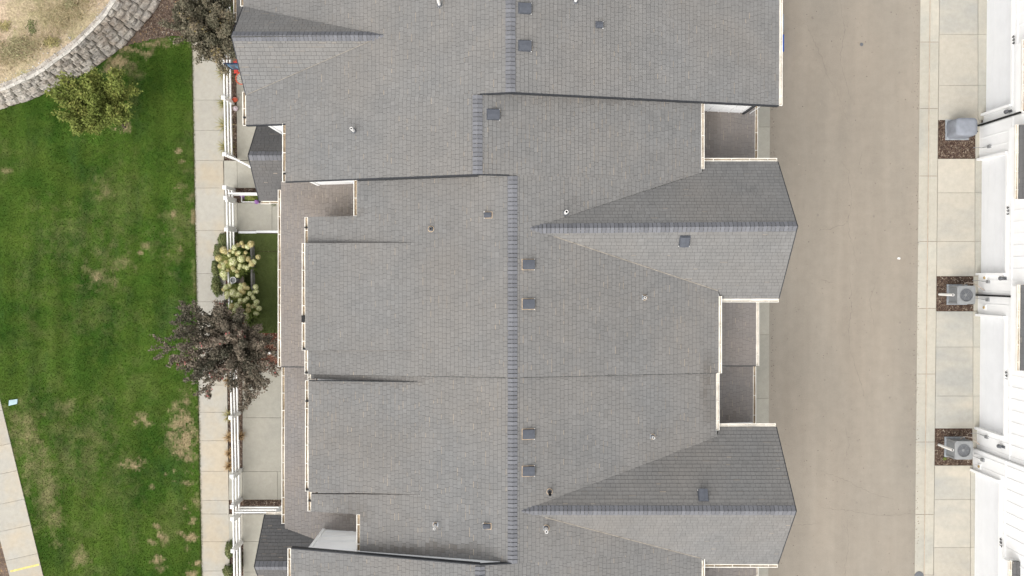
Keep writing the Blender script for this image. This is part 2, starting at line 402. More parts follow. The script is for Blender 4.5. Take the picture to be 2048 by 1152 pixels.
def dryness(x, y):
    """x,y world arrays -> 0..1"""
    d_ = np.zeros_like(x); wx = (fbm(x, y, 2.2, 60)-.5)*.8; wy = (fbm(x, y, 2.2, 70)-.5)*.8
    n1 = fbm(x, y, 3.2, 5, 5); n2 = fbm(x+3.3, y*1.1, 3.7, 205, 4); n3 = fbm(x*1.3, y, 11, 305, 2)
    for (px, py, rx, ry, s) in PATCH:
        c = P(px, py); k = 38/FPX
        q = ((x+wx*min(1, rx*k)-c.x)/(rx*k))**2 + ((y+wy*min(1, ry*k)-c.y)/(ry*k))**2
        if s > .7:
            v = np.clip(1.15-np.sqrt(q)*.62+(n2-.5)*1.5+(n3-.5)*.7-.27, 0, 1); v = v*v*(3-2*v)*min(1, s)*1.0
        else:
            v = np.clip(.95-np.sqrt(q)*.55+(n1-.5)*1.3+(n2-.5)*.8+(n3-.5)*.5-.27, 0, 1)*s*.95
        v = v*(q < 3.5)
        d_ = np.maximum(d_, v)
    return np.clip(np.maximum(d_, .10*np.clip((fbm(x, y, .55, 91)-.50)*5, 0, 1)*np.clip((fbm(x, y, 2.7, 95)-.35)*3, 0, 1)), 0, .95)
FOOT = [(345,-60),(323,0),(313,17),(300,38),(275,60),(255,85),(240,97),(213,118),(193,132),(165,150),(140,162),(112,175),(85,190),(60,200),(30,210),(0,218),(-60,228),(-140,236)]
CAPL = [(262,-60),(232,0),(215,27),(203,42),(175,70),(157,88),(145,99),(130,110),(112,122),(97,135),(82,145),(66,154),(50,160),(35,168),(20,175),(0,183),(-60,196),(-140,204)]
walkL = lin(384.5,120,403.5,1152); walkR = lin(445.5,120,459.5,1152)
lawn_px = [(walkL(60)+1,72)] + [(336,72),(300,80),(262,88)] + FOOT[6:] + [(-140,1260),(walkL(1260)+1,1260)]
lawn = pp(lawn_px)
xs = [p[0] for p in lawn]; ys = [p[1] for p in lawn]
ST = .07; gx = np.arange(min(xs)-.1, max(xs)+ST, ST); gy = np.arange(min(ys)-.1, max(ys)+ST, ST)
def inside_np(poly, X, Y):
    c = np.zeros(X.shape, bool); n = len(poly)
    for i in range(n):
        x1, y1 = poly[i]; x2, y2 = poly[(i+1)%n]
        if y1 == y2: continue
        c ^= ((y1 > Y) != (y2 > Y)) & (X < (x2-x1)*(Y-y1)/(y2-y1)+x1)
    return c
CX, CY = np.meshgrid((gx[:-1]+gx[1:])/2, (gy[:-1]+gy[1:])/2, indexing='ij')
walk2 = pp([(-30,740),(5,822),(86,1152),(112,1260),(50,1260),(22,1152),(0,1040),(-30,900)])
ok = inside_np(lawn, CX, CY) & ~inside_np(pp([(-140,760),(-30,760),(5,822),(86,1152),(112,1260),(-140,1260)]), CX, CY)
XX, YY = np.meshgrid(gx, gy, indexing='ij'); nyv = len(gy)
idx = np.arange(XX.size).reshape(XX.shape)
q = np.stack([idx[:-1,:-1], idx[1:,:-1], idx[1:,1:], idx[:-1,1:]], -1)[ok]
tn = .45 + .35*(fbm(CX, CY, 4, 31)-.5) + .30*np.sin(CX*2*math.pi/1.05)*(fbm(CX, CY, .3, 77)) + (rng.random(CX.shape)-.5)*.25
used, inv = np.unique(q, return_inverse=True)
vv = np.stack([XX.ravel(), YY.ravel(), np.full(XX.size, -.01)], -1)[used]
tag(link('lawn', mesh('lawn', vv, inv.reshape(q.shape), M_GRASS, tone=tn[ok], warm=dryness(CX, CY)[ok])), kind='structure')
def blades(name, X, Y, Z, h, wd, m, warm=None, tones=None, lean=.6, parent=None, label=None, cat=None, kind='stuff'):
    n = len(X); a = rng.random(n)*2*math.pi; l = rng.random(n)*lean*h; hh = h*(.6+.6*rng.random(n))
    dx, dy = np.cos(a), np.sin(a); ww = wd*(.6+.7*rng.random(n))
    v = np.empty((n, 3, 3), np.float32)
    v[:,0] = np.stack([X-dy*ww, Y+dx*ww, Z], -1); v[:,1] = np.stack([X+dy*ww, Y-dx*ww, Z], -1)
    v[:,2] = np.stack([X+dx*l, Y+dy*l, Z+hh], -1)
    o = link(name, mesh(name, v.reshape(-1, 3), np.arange(3*n).reshape(n, 3), m, tone=rng.random(n) if tones is None else tones, warm=warm), parent, kind)
    return tag(o, label, cat)
nb = 230000
bx = rng.uniform(min(xs), max(xs), nb*2); by = rng.uniform(min(ys), max(ys), nb*2)
wk_l = lambda y: 0
kb = inside_np(lawn, bx, by) & ~inside_np(pp([(-140,760),(-30,760),(5,822),(86,1152),(112,1260),(-140,1260)]), bx, by)
bx, by = bx[kb][:nb], by[kb][:nb]
tb = .5 + .5*(fbm(bx, by, 4, 31)-.5) + .30*np.sin(bx*2*math.pi/1.05)*(fbm(bx, by, .3, 77)) + (rng.random(len(bx))-.5)*.7
wb = dryness(bx, by); wb = np.clip(wb + (rng.random(len(bx))-.5)*.25*(wb > .05), 0, 1)
blades('grass', bx, by, np.full(len(bx), -.012), .045, .011, M_GRASS, warm=wb, tones=np.clip(tb, 0, 1),
       lean=.9, label='short green lawn grass with dry tan patches beside the sidewalk', cat='grass')

ne = 9000; ty = rng.uniform(72, 1200, ne); ex_ = np.array([P(walkL(t_)+.6-abs(random.gauss(0, 1.3))+.9, t_, 0).x for t_ in ty]); ey_ = np.array([P(400, t_, 0).y for t_ in ty])
blades('edge_grass', ex_, ey_, np.full(ne, .0), .07, .012, M_GRASS, warm=np.clip(dryness(ex_, ey_)+.25*rng.random(ne), 0, 1), lean=1.3, label='ragged grass along the lawn edge spilling onto the sidewalk', cat='grass')
# long sidewalk between lawn and fences
wk = empty('sidewalk', P(425, 640), kind='structure')
strip('sidewalk_slab', walkL, walkR, [-90,-30,30,88,120,200,260.5,320.5,376,460.5,547,603.5,664,724,770,824.5,881.5,942.5,1000.5,1028,1083.5,1142,1200,1260], M_WALK, wk)
wk2 = empty('path', P(35, 1000), kind='structure')
l2 = lambda y: lin(5,822,86,1152)(y); l2l = lin(-66,822,22,1152)
for a, b in zip([760,822,889,943,1000,1052,1109,1130,1190,1250][:-1], [822,889,943,1000,1052,1109,1130,1190,1250]):
    s_ = 14*.9
    slab('path_slab', [(l2l(a)-0, a+s_), (l2(a), a-2), (l2(b), b-2), (l2l(b), b+s_)], -.08, .02, M_WALK, wk2)
slab('yellow_mark', [(20,1141),(78,1127),(79,1131),(21,1145)], .01, .0245, M_YELLOW, wk2, bev=.001)
tag(link('bare_soil', mesh('bare_soil', [P(x,y,-.03) for x,y in [(-140,1020),(-8,1020),(24,1152),(60,1260),(-140,1260)]], [(0,1,2,3,4)], M_SOIL)), kind='structure')
# soil / mulch bed at the upper end of the lawn
def sheet(name, pts, z, m, kind='structure', parent=None):
    o = link(name, mesh(name, [P(x, y, z) for x, y in pts], [tuple(range(len(pts)))], m), parent)
    if parent is None: tag(o, kind=kind)
    return o
sheet('planting_bed', [(350,-60),(323,0),(300,38),(275,60),(255,85),(240,97),(262,90),(300,82),(336,76),(386,76),(382,-60)], -.03, M_SOIL)
sheet('planting_bed', [(445,-90),(473,-90),(474,330),(446,330)], -.035, M_MULCH)
sheet('planting_bed', [(446,370),(560,370),(560,410),(446,410)], -.035, M_MULCH)
sheet('planting_bed', [(448,455),(478,455),(520,500),(520,640),(566,655),(566,735),(456,735)], -.035, M_BARK)
sheet('planting_bed', [(454,725),(486,725),(486,1010),(566,990),(570,1024),(457,1032)], -.035, M_MULCH)
sheet('planting_bed', [(456,1078),(486,1078),(488,1260),(458,1260)], -.035, M_MULCH)
# patios and walkways to the doors
pa = empty('patio', P(520, 500), kind='structure')
for pl in [[(473,-90),(600,-90),(600,60),(472.5,60)], [(472.5,60),(600,60),(600,190),(473,190)], [(473,190),(600,190),(600,320),(474,320)],
           [(446,321),(474,321),(474.5,376),(447,376)], [(474,321),(620,321),(620,376),(474.5,376)],
           [(448,404),(475,404),(476,462),(449,462)], [(475,405.5),(544,405.5),(544,461.5),(476,461.5)], [(544,405.5),(620,405.5),(620,461.5),(544,461.5)],
           [(485,730),(620,730),(620,835.5),(485,835.5)], [(485,835.5),(620,835.5),(620,943),(485,943)],
           [(457.5,943),(485,943),(485,1000),(457.5,1000)], [(485,943),(555,943),(555,999.5),(485,999.5)], [(555,943),(620,943),(620,999.5),(555,999.5)],
           [(458,1028),(486,1028),(486,1083),(458,1083)], [(486,1028),(620,1028),(620,1083),(486,1083)], [(486.5,1083),(620,1083),(620,1144),(486.5,1144)], [(486.5,1144),(620,1144),(620,1260),(486.5,1260)]]:
    slab('patio_slab', pl, -.08, .03, M_PATIO, pa)
slab('edging', [(476,462),(512,462),(512,467),(476,467)], -.05, .06, M_WHITE2, pa)
slab('edging', [(512,461),(600,461),(600,466),(512,466)], -.05, .06, M_WHITE2, pa)
tf = pp([(474,467.5),(620,467.5),(620,666),(492,666),(480,600)]); 
tag(link('artificial_turf', mesh('artificial_turf', [(x, y, .0) for x, y in tf], [tuple(range(5))], m_plain('turf_backing', rgb(.125,.160,.048), .95, .12, 3))), kind='structure')
n = 30000; ex = rng.uniform(tf[0][0], tf[1][0], n*2); ey = rng.uniform(tf[2][1], tf[0][1], n*2); k = inside_np(tf, ex, ey)
blades('turf_fibre', ex[k], ey[k], np.zeros(k.sum()), .03, .008, M_TURF, label='even olive-green artificial turf rectangle on the patio', cat='artificial turf')
slab('seam', [(478,502.5),(560,502.5),(560,503.5),(478,503.5)], 0, .02, M_MULCH, pa, bev=.001)

# alley, apron, curb, driveways
al = empty('alley', P(1690, 576), kind='structure')
aL = 1500
ed = [(aL,-90),(1843,-90),(1839,576),(1828,1260),(aL,1260)]
link('asphalt', mesh('asphalt', [P(x, y, 0) for x, y in ed], [tuple(range(5))], M_ASPH), al)
def ribbon(name, pts, wd, z, m, parent, jit=1.6):
    pts = [P(x + random.uniform(-jit, jit), y + random.uniform(-jit, jit), z) for x, y in pts]
    fine = []
    for a, b in zip(pts[:-1], pts[1:]):
        nseg = max(2, int((b-a).length/.09))
        for i in range(nseg):
            p = a.lerp(b, i/nseg); fine.append(p + Vector((random.uniform(-.035,.035), random.uniform(-.035,.035), 0)))
    fine.append(pts[-1]); vs = []; fs = []
    for i, p in enumerate(fine):
        t = (fine[min(i+1, len(fine)-1)] - fine[max(i-1, 0)]); t.z = 0; t.normalize()
        ww = wd*random.uniform(.3, 1.2)*math.sin(math.pi*(i+.5)/len(fine))**.3
        vs += [p + Vector((-t.y, t.x, 0))*ww/2, p - Vector((-t.y, t.x, 0))*ww/2]
        if i: fs.append((2*i-2, 2*i-1, 2*i+1, 2*i))
    return link(name, mesh(name, vs, fs, m), parent)
for c in [[(1680,0),(1690,60),(1680,120),(1700,200)], [(1612,50),(1640,110),(1655,150),(1672,180),(1690,225),(1702,250)], [(1725,300),(1718,330)],
          [(1680,320),(1698,342),(1695,360),(1702,390),(1700,430),(1697,447),(1701,480),(1705,500),(1712,520),(1716,535)], [(1697,447),(1680,450),(1660,458),(1640,461)],
          [(1700,545),(1702,580),(1705,620),(1698,660),(1700,700)], [(1700,700),(1720,760),(1730,800)], [(1640,560),(1665,566)],
          [(1640,940),(1690,960),(1740,985),(1790,1000)], [(1640,1015),(1700,1022),(1760,1030),(1832,1028)], [(1694,1040),(1698,1085),(1690,1130),(1692,1200)],
          [(1755,560),(1740,600),(1748,650)], [(1690,850),(1697,890),(1688,930)], [(1585,1052),(1640,1046)]]:
    ribbon('crack', c, .014, .004, M_CRACK, al)
ap = empty('apron', P(1526, 576), kind='structure')
ys_ = [-90, 60, 150, 254, 340, 440, 560, 669, 797, 900, 1010, 1120, 1260]
strip('apron_slab', lambda y: 1440, lin(1541,0,1537,1152), ys_, M_PATIO, ap, .02)
cu = empty('curb', P(1858, 576), kind='structure')
cx1, cx2, cx3 = lin(1841,0,1829.5,1152), lin(1862,0,1850,1152), lin(1879,0,1867,1152)
cys = [-90, -20, 84, 217, 352, 483, 617, 748, 884, 1029, 1150, 1260]
for a, b in zip(cys[:-1], cys[1:]):
    a += .35; b -= .35; v = []; 
    for y in (a, b):
        for x, z in ((cx1(y), -.1), (cx1(y), .008), (cx2(y)-2, -.005), (cx2(y)+1.5, .05), (cx2(y)+4, .075), (cx3(y)-1, .085), (cx3(y)-.3, .07), (cx3(y)-.3, -.1)):
            v.append(P(x, y, z))
    f = [(i+1, i, i+8, i+9) for i in range(7)]
    link('curb_section', mesh('curb_section', v, f, M_CURB), cu)
for (a, b) in [(-90, 260), (260, 640), (640, 1260)]:
    v = [P(cx2(a)-2.6, a, .0085), P(cx2(a)-.8, a, .012), P(cx2(b)-.8, b, .012), P(cx2(b)-2.6, b, .0085)]
    link('dirt_line', mesh('dirt_line', v, [(0,3,2,1)], M_CURBST), cu)
dr = empty('driveway', P(1912, 440), kind='structure')
dl = lambda y: cx3(y)+.3
for (ys2, xr) in [(([-90,-5,69,171,240]), 1956), ([317.5,385.5,483,552.5], 1950), ([622.5,694,792,857], 1946), ([931,999,1095,1180,1260], 1941)]:
    strip('driveway_slab', dl, (lambda y, xr=xr: xr), ys2, M_DRIVE, dr, .065)
    strip('threshold_slab', (lambda y, xr=xr: xr+.4), (lambda y, xr=xr: xr+30), ys2, M_CURB, dr, .07)
for y0, y1, xr in [(240,317,1951),(552.5,622,1947),(857,931,1945)]:
    sheet('gravel_bed', [(dl(y0),y0),(xr,y0),(xr,y1),(dl(y1),y1)], .03, M_MULCH)
    slab('foundation_strip', [(xr,y0),(xr+12,y0),(xr+12,y1),(xr,y1)], -.05, .055, M_CURB, dr)
sheet('yard_ground', [(1860,-90),(2300,-90),(2300,1260),(1850,1260)], -.02, M_SOIL)

# upper terrace behind the retaining wall
WH = 1.6
tp = [P(x, y, WH-.06) for x, y in CAPL]
outer = [P(-140,-60,WH+.5), P(60,-60,WH+.6)]
tv = []; tfc = []
NT = 26; far = P(-160, -90, WH)
for i, p in enumerate(tp):
    for k in range(NT+1):
        t = k/NT; q_ = p.lerp(far, t*.96); q_.z = WH-.06 + 1.1*t + .10*(vnoise(np.array([q_.x]), np.array([q_.y]), 1.1, 3)[0]-.5)*min(1, t*8); tv.append(q_)
for i in range(len(tp)-1):
    for k in range(NT): a = i*(NT+1)+k; tfc.append((a, a+NT+1, a+NT+2, a+1))
tag(link('dry_slope', mesh('dry_slope', tv, tfc, M_DRY, smooth=True)), kind='structure')
def on_slope(px, py):
    # march: slope height at picture point
    best = min(((P(px, py, WH+.05)-p).length, i) for i, p in enumerate(tp))
    return P(px, py, WH + min(1.0, best[0]*.09))
# retaining wall: blocks one by one
rw = empty('retaining_wall', P(213,118), 'curved grey-brown retaining wall of split-face blocks above the lawn', 'retaining wall')
def resample(pl, step):
    out = [pl[0].copy()]; acc = 0
    for a, b in zip(pl[:-1], pl[1:]):
        L = (b-a).length; t = step-acc
        while t <= L: out.append(a.lerp(b, t/L)); t += step
        acc = L-(t-step)
    return out
foot3 = [P(x, y, 0) for x, y in FOOT]; cap3 = [P(x, y, WH) for x, y in CAPL]
def along(pl, t):
    L = [0]
    for a, b in zip(pl[:-1], pl[1:]): L.append(L[-1]+(b-a).length)
    d_ = t*L[-1]
    for i in range(len(pl)-1):
        if d_ <= L[i+1]: return pl[i].lerp(pl[i+1], (d_-L[i])/(L[i+1]-L[i]))
    return pl[-1].copy()
NC = 5; CH = WH/NC; TOT = sum((b-a).length for a, b in zip(foot3[:-1], foot3[1:]))
for c in range(NC):
    t = -random.uniform(0, .5)/TOT
    while t < 1:
        bl = random.choice([.42,.5,.54,.6])/TOT
        t0, t1 = max(t+.017/TOT, 0), min(t+bl-.017/TOT, 1)
        t += bl
        if t1-t0 < .1/TOT: continue
        fr = (c+.15)/NC
        g0 = along(foot3, t0).lerp(along(cap3, t0), fr); g1 = along(foot3, t1).lerp(along(cap3, t1), fr)
        g0.z = g1.z = 0
        ax = (g1-g0).normalized(); out = Vector((-ax.y, ax.x, 0)); 
        if out.dot(Vector((1,-1,0))) < 0: out = -out
        jut = random.uniform(-.02, .035); z0, z1 = c*CH+.005, (c+1)*CH-.008
        nu, nv_ = 6, 4; v = []; f = []
        for j in range(nv_+1):
            for i in range(nu+1):
                u, vv_ = i/nu, j/nv_
                e = min(1, 6*min(u, 1-u))*min(1, 3.2*min(vv_+.05, 1.0-vv_))
                off = jut + e*(.065+random.uniform(-.03,.035)) - .10*vv_
                p = g0.lerp(g1, u) + out*off; p.z = z0+(z1-z0)*vv_; v.append(p)
        for j in range(nv_):
            for i in range(nu): a = j*(nu+1)+i; f.append((a, a+1, a+nu+2, a+nu+1))
        nb0 = len(v)
        for u in range(nu+1):
            p = g0.lerp(g1, u/nu) - out*.34; p.z = z1; v.append(p)
        for i in range(nu): a = nv_*(nu+1)+i; f.append((a, a+1, nb0+i+1, nb0+i))
        kb_ = len(v); p0, p1 = g0-out*.34, g1-out*.34; v += [Vector((p0.x,p0.y,z0)), Vector((p1.x,p1.y,z0))]
        f.append((0, *[j*(nu+1) for j in range(1, nv_+1)], nb0, kb_)); f.append((nu, *[nu+j*(nu+1) for j in range(1, nv_+1)], nb0+nu, kb_+1))
        link('block', mesh('block', v, f, M_ROCK), rw)
mbk = MB()          # dark joint backing behind the blocks
v = []; f = []
for i in range(41):
    a = along(foot3, i/40); b = along(cap3, i/40); ax = (along(foot3, min(1, i/40+.01)) - along(foot3, max(0, i/40-.01))).normalized(); o_ = Vector((-ax.y, ax.x, 0))
    if o_.dot(Vector((1,-1,0))) < 0: o_ = -o_
    v += [a - o_*.06, (b - o_*.10) - Vector((0,0,.06))]
    if i: f.append((2*i-2, 2*i, 2*i+1, 2*i-1))
link('joint_backing', mesh('joint_backing', v, f, M_BLACK), rw)
t = 0
while t < 1:         # pale cap stones
    bl = random.choice([.5,.58,.62])/TOT; t0, t1 = t+.008/TOT, min(t+bl-.008/TOT, 1)
    t += bl
    if t1-t0 < .1/TOT: continue
    a, b = along(cap3, t0), along(cap3, t1); ax = (b-a).normalized(); o_ = Vector((-ax.y, ax.x, 0))
    if o_.dot(Vector((1,-1,0))) < 0: o_ = -o_
    m_ = MB(); m_.prism([((a+o_*q2).x, (a+o_*q2).y) if e == 0 else ((b+o_*q2).x, (b+o_*q2).y) for e, q2 in ((0,.03),(1,.02+random.uniform(-.01,.02)),(1,-.10),(0,-.10))], WH-.02, WH+.035+random.uniform(-.005,.005))
    m_.build('cap_stone', M_CAPST, rw)

# ---------------------------------------------------------------- roofs
def proj(p):
    x, y, z = p[0], p[1], p[2]-CAMH
    # inverse camera rotation
    yy = y*_c + z*_s; zz = -y*_s + z*_c
    return 1024 + FPX*x/(-zz), 576 - FPX*yy/(-zz)
PICK = {}
DIRT = [(880,1104,110,12,.5),(800,1095,90,10,.5),(700,758,90,7,.4),(800,762,60,6,.3),(1200,205,170,10,.25),(690,425,50,10,.45),(700,1020,40,30,.4),(640,400,60,26,.25),
        (1420,780,16,70,.45),(1425,260,18,60,.35),(1415,1140,14,14,.4),(1450,840,40,10,.4),(1290,610,70,20,.12),(900,520,60,90,.10),(730,880,80,60,.08),(1200,640,120,90,.10),(1150,900,80,50,.10),
        (1056,545,10,8,.25),(1056,625,10,8,.25),(1056,885,10,8,.25),(1056,958,10,8,.25)]
def dirt(x, y, z):
    px, py = proj((x, y, z)); d_ = 0
    for (a, b, rx, ry, s_) in DIRT:
        q_ = ((px-a)/rx)**2+((py-b)/ry)**2
        if q_ < 1.6: d_ = max(d_, s_*max(0, 1-q_/1.6)*random.uniform(.5, 1.1))
    return d_
def roof_plane(unit, plane, px, axis, down, m, poly=None, warmth=.04, deck=True):
    """px: outline in picture pixels on the plane. axis: 'x' rows run along y (slope along x), 'y' the other way. down: +1/-1 direction of fall."""
    P3 = [plane.hit(x, y) for x, y in px] if poly is None else [Vector((x, y, plane.z(x, y))) for x, y in poly]
    pl = [(p.x, p.y) for p in P3]
    if area(pl) < 0: pl = pl[::-1]
    dk = MB(); dk.prism(pl, lambda x, y: plane.z(x, y)-.13, lambda x, y: plane.z(x, y)-.004)
    dk.build('roof_deck', M_DECK, unit)
    sl = abs(plane.a) if axis == 'x' else abs(plane.b)
    ex = .143/math.sqrt(1+sl*sl)
    ai = 0 if axis == 'x' else 1; ci = 1-ai
    lo, hi = min(p[ai] for p in pl), max(p[ai] for p in pl)
    cl, ch = min(p[ci] for p in pl), max(p[ci] for p in pl)
    eave = hi if down > 0 else lo
    nrow = int((hi-lo)/ex)+2
    V = []; F = []; T = []; W = []; cand = []
    for r in range(nrow):
        s0 = eave - down*r*ex; s1 = s0 - down*ex     # s0 lower edge, s1 upper edge
        a0, a1 = min(s0, s1), max(s0, s1)
        c = cl - random.uniform(0, .3)
        rowt = random.uniform(-.07, .07)
        while c < ch:
            wdt = random.choice([.12,.16,.18,.22,.27,.17])
            c0, c1 = c+.0035, c+wdt-.0035; c += wdt
            b0, b1 = a0+(.007 if down < 0 else 0), a1-(.007 if down > 0 else 0)
            if axis == 'x': R = (b0, b1, c0, c1)
            else: R = (c0, c1, b0, b1)
            poly_ = clip_rect(pl, *R)
            if not poly_: continue
            # drop doubled points
            q3 = [poly_[i] for i in range(len(poly_)) if abs(poly_[i][0]-poly_[i-1][0])+abs(poly_[i][1]-poly_[i-1][1]) > 1e-5]
            if len(q3) < 3 or abs(area(q3)) < 2e-5: continue
            if area(q3) < 0: q3 = q3[::-1]
            th = random.choice([.008, .011, .015])
            n0 = len(q3); vs = []
            for (x, y) in q3:
                s = (x if axis == 'x' else y); u = (s-s1)/(s0-s1)       # 1 at lower edge
                vs.append((x, y, plane.z(x, y)+.002+th*max(0, min(1, u))))
            vs += [(x, y, plane.z(x, y)-.003) for x, y in q3]
            tone = min(1, max(0, random.gauss(.5, .095)+rowt*.4)); warm = -dirt(q3[0][0], q3[0][1], plane.z(*q3[0])) if m is not M_SHDARK else 0; edge = min(.9, abs(random.gauss(.35, .25))) if random.random() < warmth*3 else 0
            fs = [tuple(range(n0))] + [(i, i+n0, (i+1)%n0+n0, (i+1)%n0) for i in range(n0)]
            wl = [warm]*len(fs)
            if edge and n0 == 4:           # worn pale granules along the exposed butt edge
                e0, e1 = (R[0:2] if axis == 'x' else R[2:4]); lowe = e1 if down > 0 else e0
                q4 = clip_rect(q3, *((min(lowe, lowe-down*.020), max(lowe, lowe-down*.020), -99, 99) if axis == 'x' else (-99, 99, min(lowe, lowe-down*.020), max(lowe, lowe-down*.020))))
                if len(q4) >= 3:
                    k0 = len(vs); vs += [(x, y, plane.z(x, y)+.0035+th) for x, y in q4]; fs.append(tuple(range(k0, k0+len(q4)))); wl.append(edge)
            full = n0 == 4 and abs(area(q3)) > .95*(c1-c0)*(b1-b0)
            cand.append((vs, fs, tone, wl, full, abs(area(q3))))
    PICK.setdefault(unit.name, []).append((unit, m, cand))
def finish_roofs(limit=300, visible=None):
    for un, groups in PICK.items():
        allf = [(c[5]*(1+.35*((c[0][0][2])/8)), gi, ci) for gi, (u, m, cs) in enumerate(groups) for ci, c in enumerate(cs) if c[4] and vis(c[0][0])]
        random.shuffle(allf); allf.sort(key=lambda t: -round(t[0], 3))
        chosen = set((gi, ci) for _, gi, ci in allf[:limit])
        for gi, (u, m, cs) in enumerate(groups):
            V = []; F = []; T = []; W = []
            for ci, (vs, fs, tone, warm, full, ar) in enumerate(cs):
                if (gi, ci) in chosen:
                    link('shingle', mesh('shingle', vs, fs, m, tone=[tone]*len(fs), warm=warm), u)
                else:
                    n = len(V); V += vs; F += [tuple(i+n for i in f_) for f_ in fs]; T += [tone]*len(fs); W += warm
            if V: link('shingle_field', mesh('shingle_field', V, F, m, tone=T, warm=W), u, 'stuff')
def vis(p):
    x, y = proj(p); return 4 < x < 2044 and 4 < y < 1148
def ridge(unit, a, b, s1, s2, half=.165, lay=None):
    """ridge caps from a (start) to b; s1,s2: slopes each side (drop per metre)"""
    a, b = Vector(a), Vector(b); t = (b-a); L = t.length; t.normalize(); side = Vector((0,0,1)).cross(t).normalized()
    n = int(L/.143); step = L/n
    vs = []
    um = MB(); nn_ = t.cross(side)
    um.add([p + side*k + Vector((0,0,.010-abs(k)*(s1 if k < 0 else s2))) for p in (a, b) for k in (-half*.97, 0, half*.97)], [(0,3,4,1),(1,4,5,2)]); um.build('ridge_underlay', M_DECK, unit)
    for (u, h) in ((-.0, .010), (step-.020, .026)):
        for k, s in ((-half, s1), (-half*.45, s1), (0, 0), (half*.45, s2), (half, s2)):
            vs.append(Vector((u, k, h + .012 - abs(k)*s + (.006 if k == 0 else 0))))
    vs2 = vs + [v - Vector((0,0,.03)) for v in vs[5:]]
    fs = [(i, i+5, i+6, i+1) for i in range(4)] + [(i+5, i+10, i+11, i+6) for i in range(4)]
    me = mesh('ridge_cap', vs2, fs, M_CAP)
    rot = Matrix((t, side, t.cross(side))).transposed().to_euler()
    for i in range(n):
        o = link('ridge_cap', me, unit); o.location = a + t*(i*step); o.rotation_euler = rot
        o.scale = (1, random.uniform(.96, 1.04), 1)
def gutter(unit, pa_, pb_, plane, out, debris=1.0, wd=.115, cut=0):
    """along the roof edge pa->pb (px), out = outward unit vector in world"""
    a, b = plane.hit(*pa_), plane.hit(*pb_)
    a.z -= .03; b.z -= .03; zm = (a.z+b.z)/2; a.z = b.z = zm
    o_ = Vector(out); t = (b-a).normalized(); up = Vector((0,0,1))
    prof = [(-.012,.0),(-.012,-.09),(wd,-.09),(wd+.012,0.012),(wd-.012,.012),(wd-.012,-.055),(.012,-.055),(.012,0)]
    vs = [p + o_*x + up*z for p in (a, b) for x, z in prof]; n = 8
    fs = [(i, (i+1)%n, (i+1)%n+n, i+n) for i in range(n)] + [tuple(range(n))[::-1], tuple(range(n, 2*n))]
    gt = link('gutter', mesh('gutter', vs, fs, M_GUTW), unit)
    # debris lying in the channel, uneven width
    L = (b-a).length; k = max(2, int(L/.10)); v = []; f = []
    ph = random.uniform(0, 50)
    for i in range(k+1):
        p = a.lerp(b, i/k); q_ = .5+.5*math.sin(ph+i*.13)+.12*math.sin(ph*2+i*.5)
        w0 = (wd-.03)*(1-debris*min(1, max(.35, .55+.35*q_)))
        v += [p + o_*(wd-.014) - up*.048, p + o_*(.013+w0) - up*(.051+.0*q_)]
        if i: f.append((2*i-2, 2*i-1, 2*i+1, 2*i))
    if debris > 0: link('leaf_debris', mesh('leaf_debris', v, f, M_DEBRIS), gt)
    nh = max(1, int(L/.62)); hm = MB(); hm.bar(Vector((0,0,.010)) - o_*.0, o_*(wd+.004) + Vector((0,0,.010)), .022, .008)
    me = mesh('hanger', hm.v, hm.f, M_GUTW)
    for i in range(nh):
        h = link('hanger', me, gt); h.location = a.lerp(b, (i+.5)/nh)
    for p, s in ((a, -1), (b, 1)):
        c_ = MB(); q0 = p + t*s*.006
        c_.bar(q0 - o_*.012 - up*.035, q0 + o_*(wd+.012) - up*.035, .012, .10); c_.build('end_cap', M_GUTW, gt)
    return gt
def fascia(unit, a, b, drop=.20, out=(0,-1,0), m=None, t=.035, up=.012):
    a, b = Vector(a), Vector(b); o_ = Vector(out)
    vs = [a+Vector((0,0,up)), b+Vector((0,0,up)), b+Vector((0,0,up))+o_*t, a+Vector((0,0,up))+o_*t]
    vs = vs + [v-Vector((0,0,drop+up)) for v in vs]
    MB().add(vs, [(0,1,2,3),(7,6,5,4),(0,4,5,1),(1,5,6,2),(2,6,7,3),(3,7,4,0)]).build('fascia', m or M_FASCIA, unit)
def wallprof(unit, prof, y0, y1, m=None, name='wall'):
    """profile of (x,z) extruded along y"""
    n = len(prof); vs = [(x, y, z) for y in (y0, y1) for x, z in prof]
    fs = [tuple(range(n)), tuple(range(n, 2*n))[::-1]] + [(i, i+n, (i+1)%n+n, (i+1)%n) for i in range(n)]
    return MB().add(vs, fs).build(name, m or M_WHITE, unit)
def wallprofx(unit, prof, x0, x1, m=None, name='wall'):
    n = len(prof); vs = [(x, y, z) for x in (x0, x1) for y, z in prof]
    fs = [tuple(range(n))[::-1], tuple(range(n, 2*n))] + [(i, (i+1)%n, (i+1)%n+n, i+n) for i in range(n)]
    return MB().add(vs, fs).build(name, m or M_WHITE, unit)

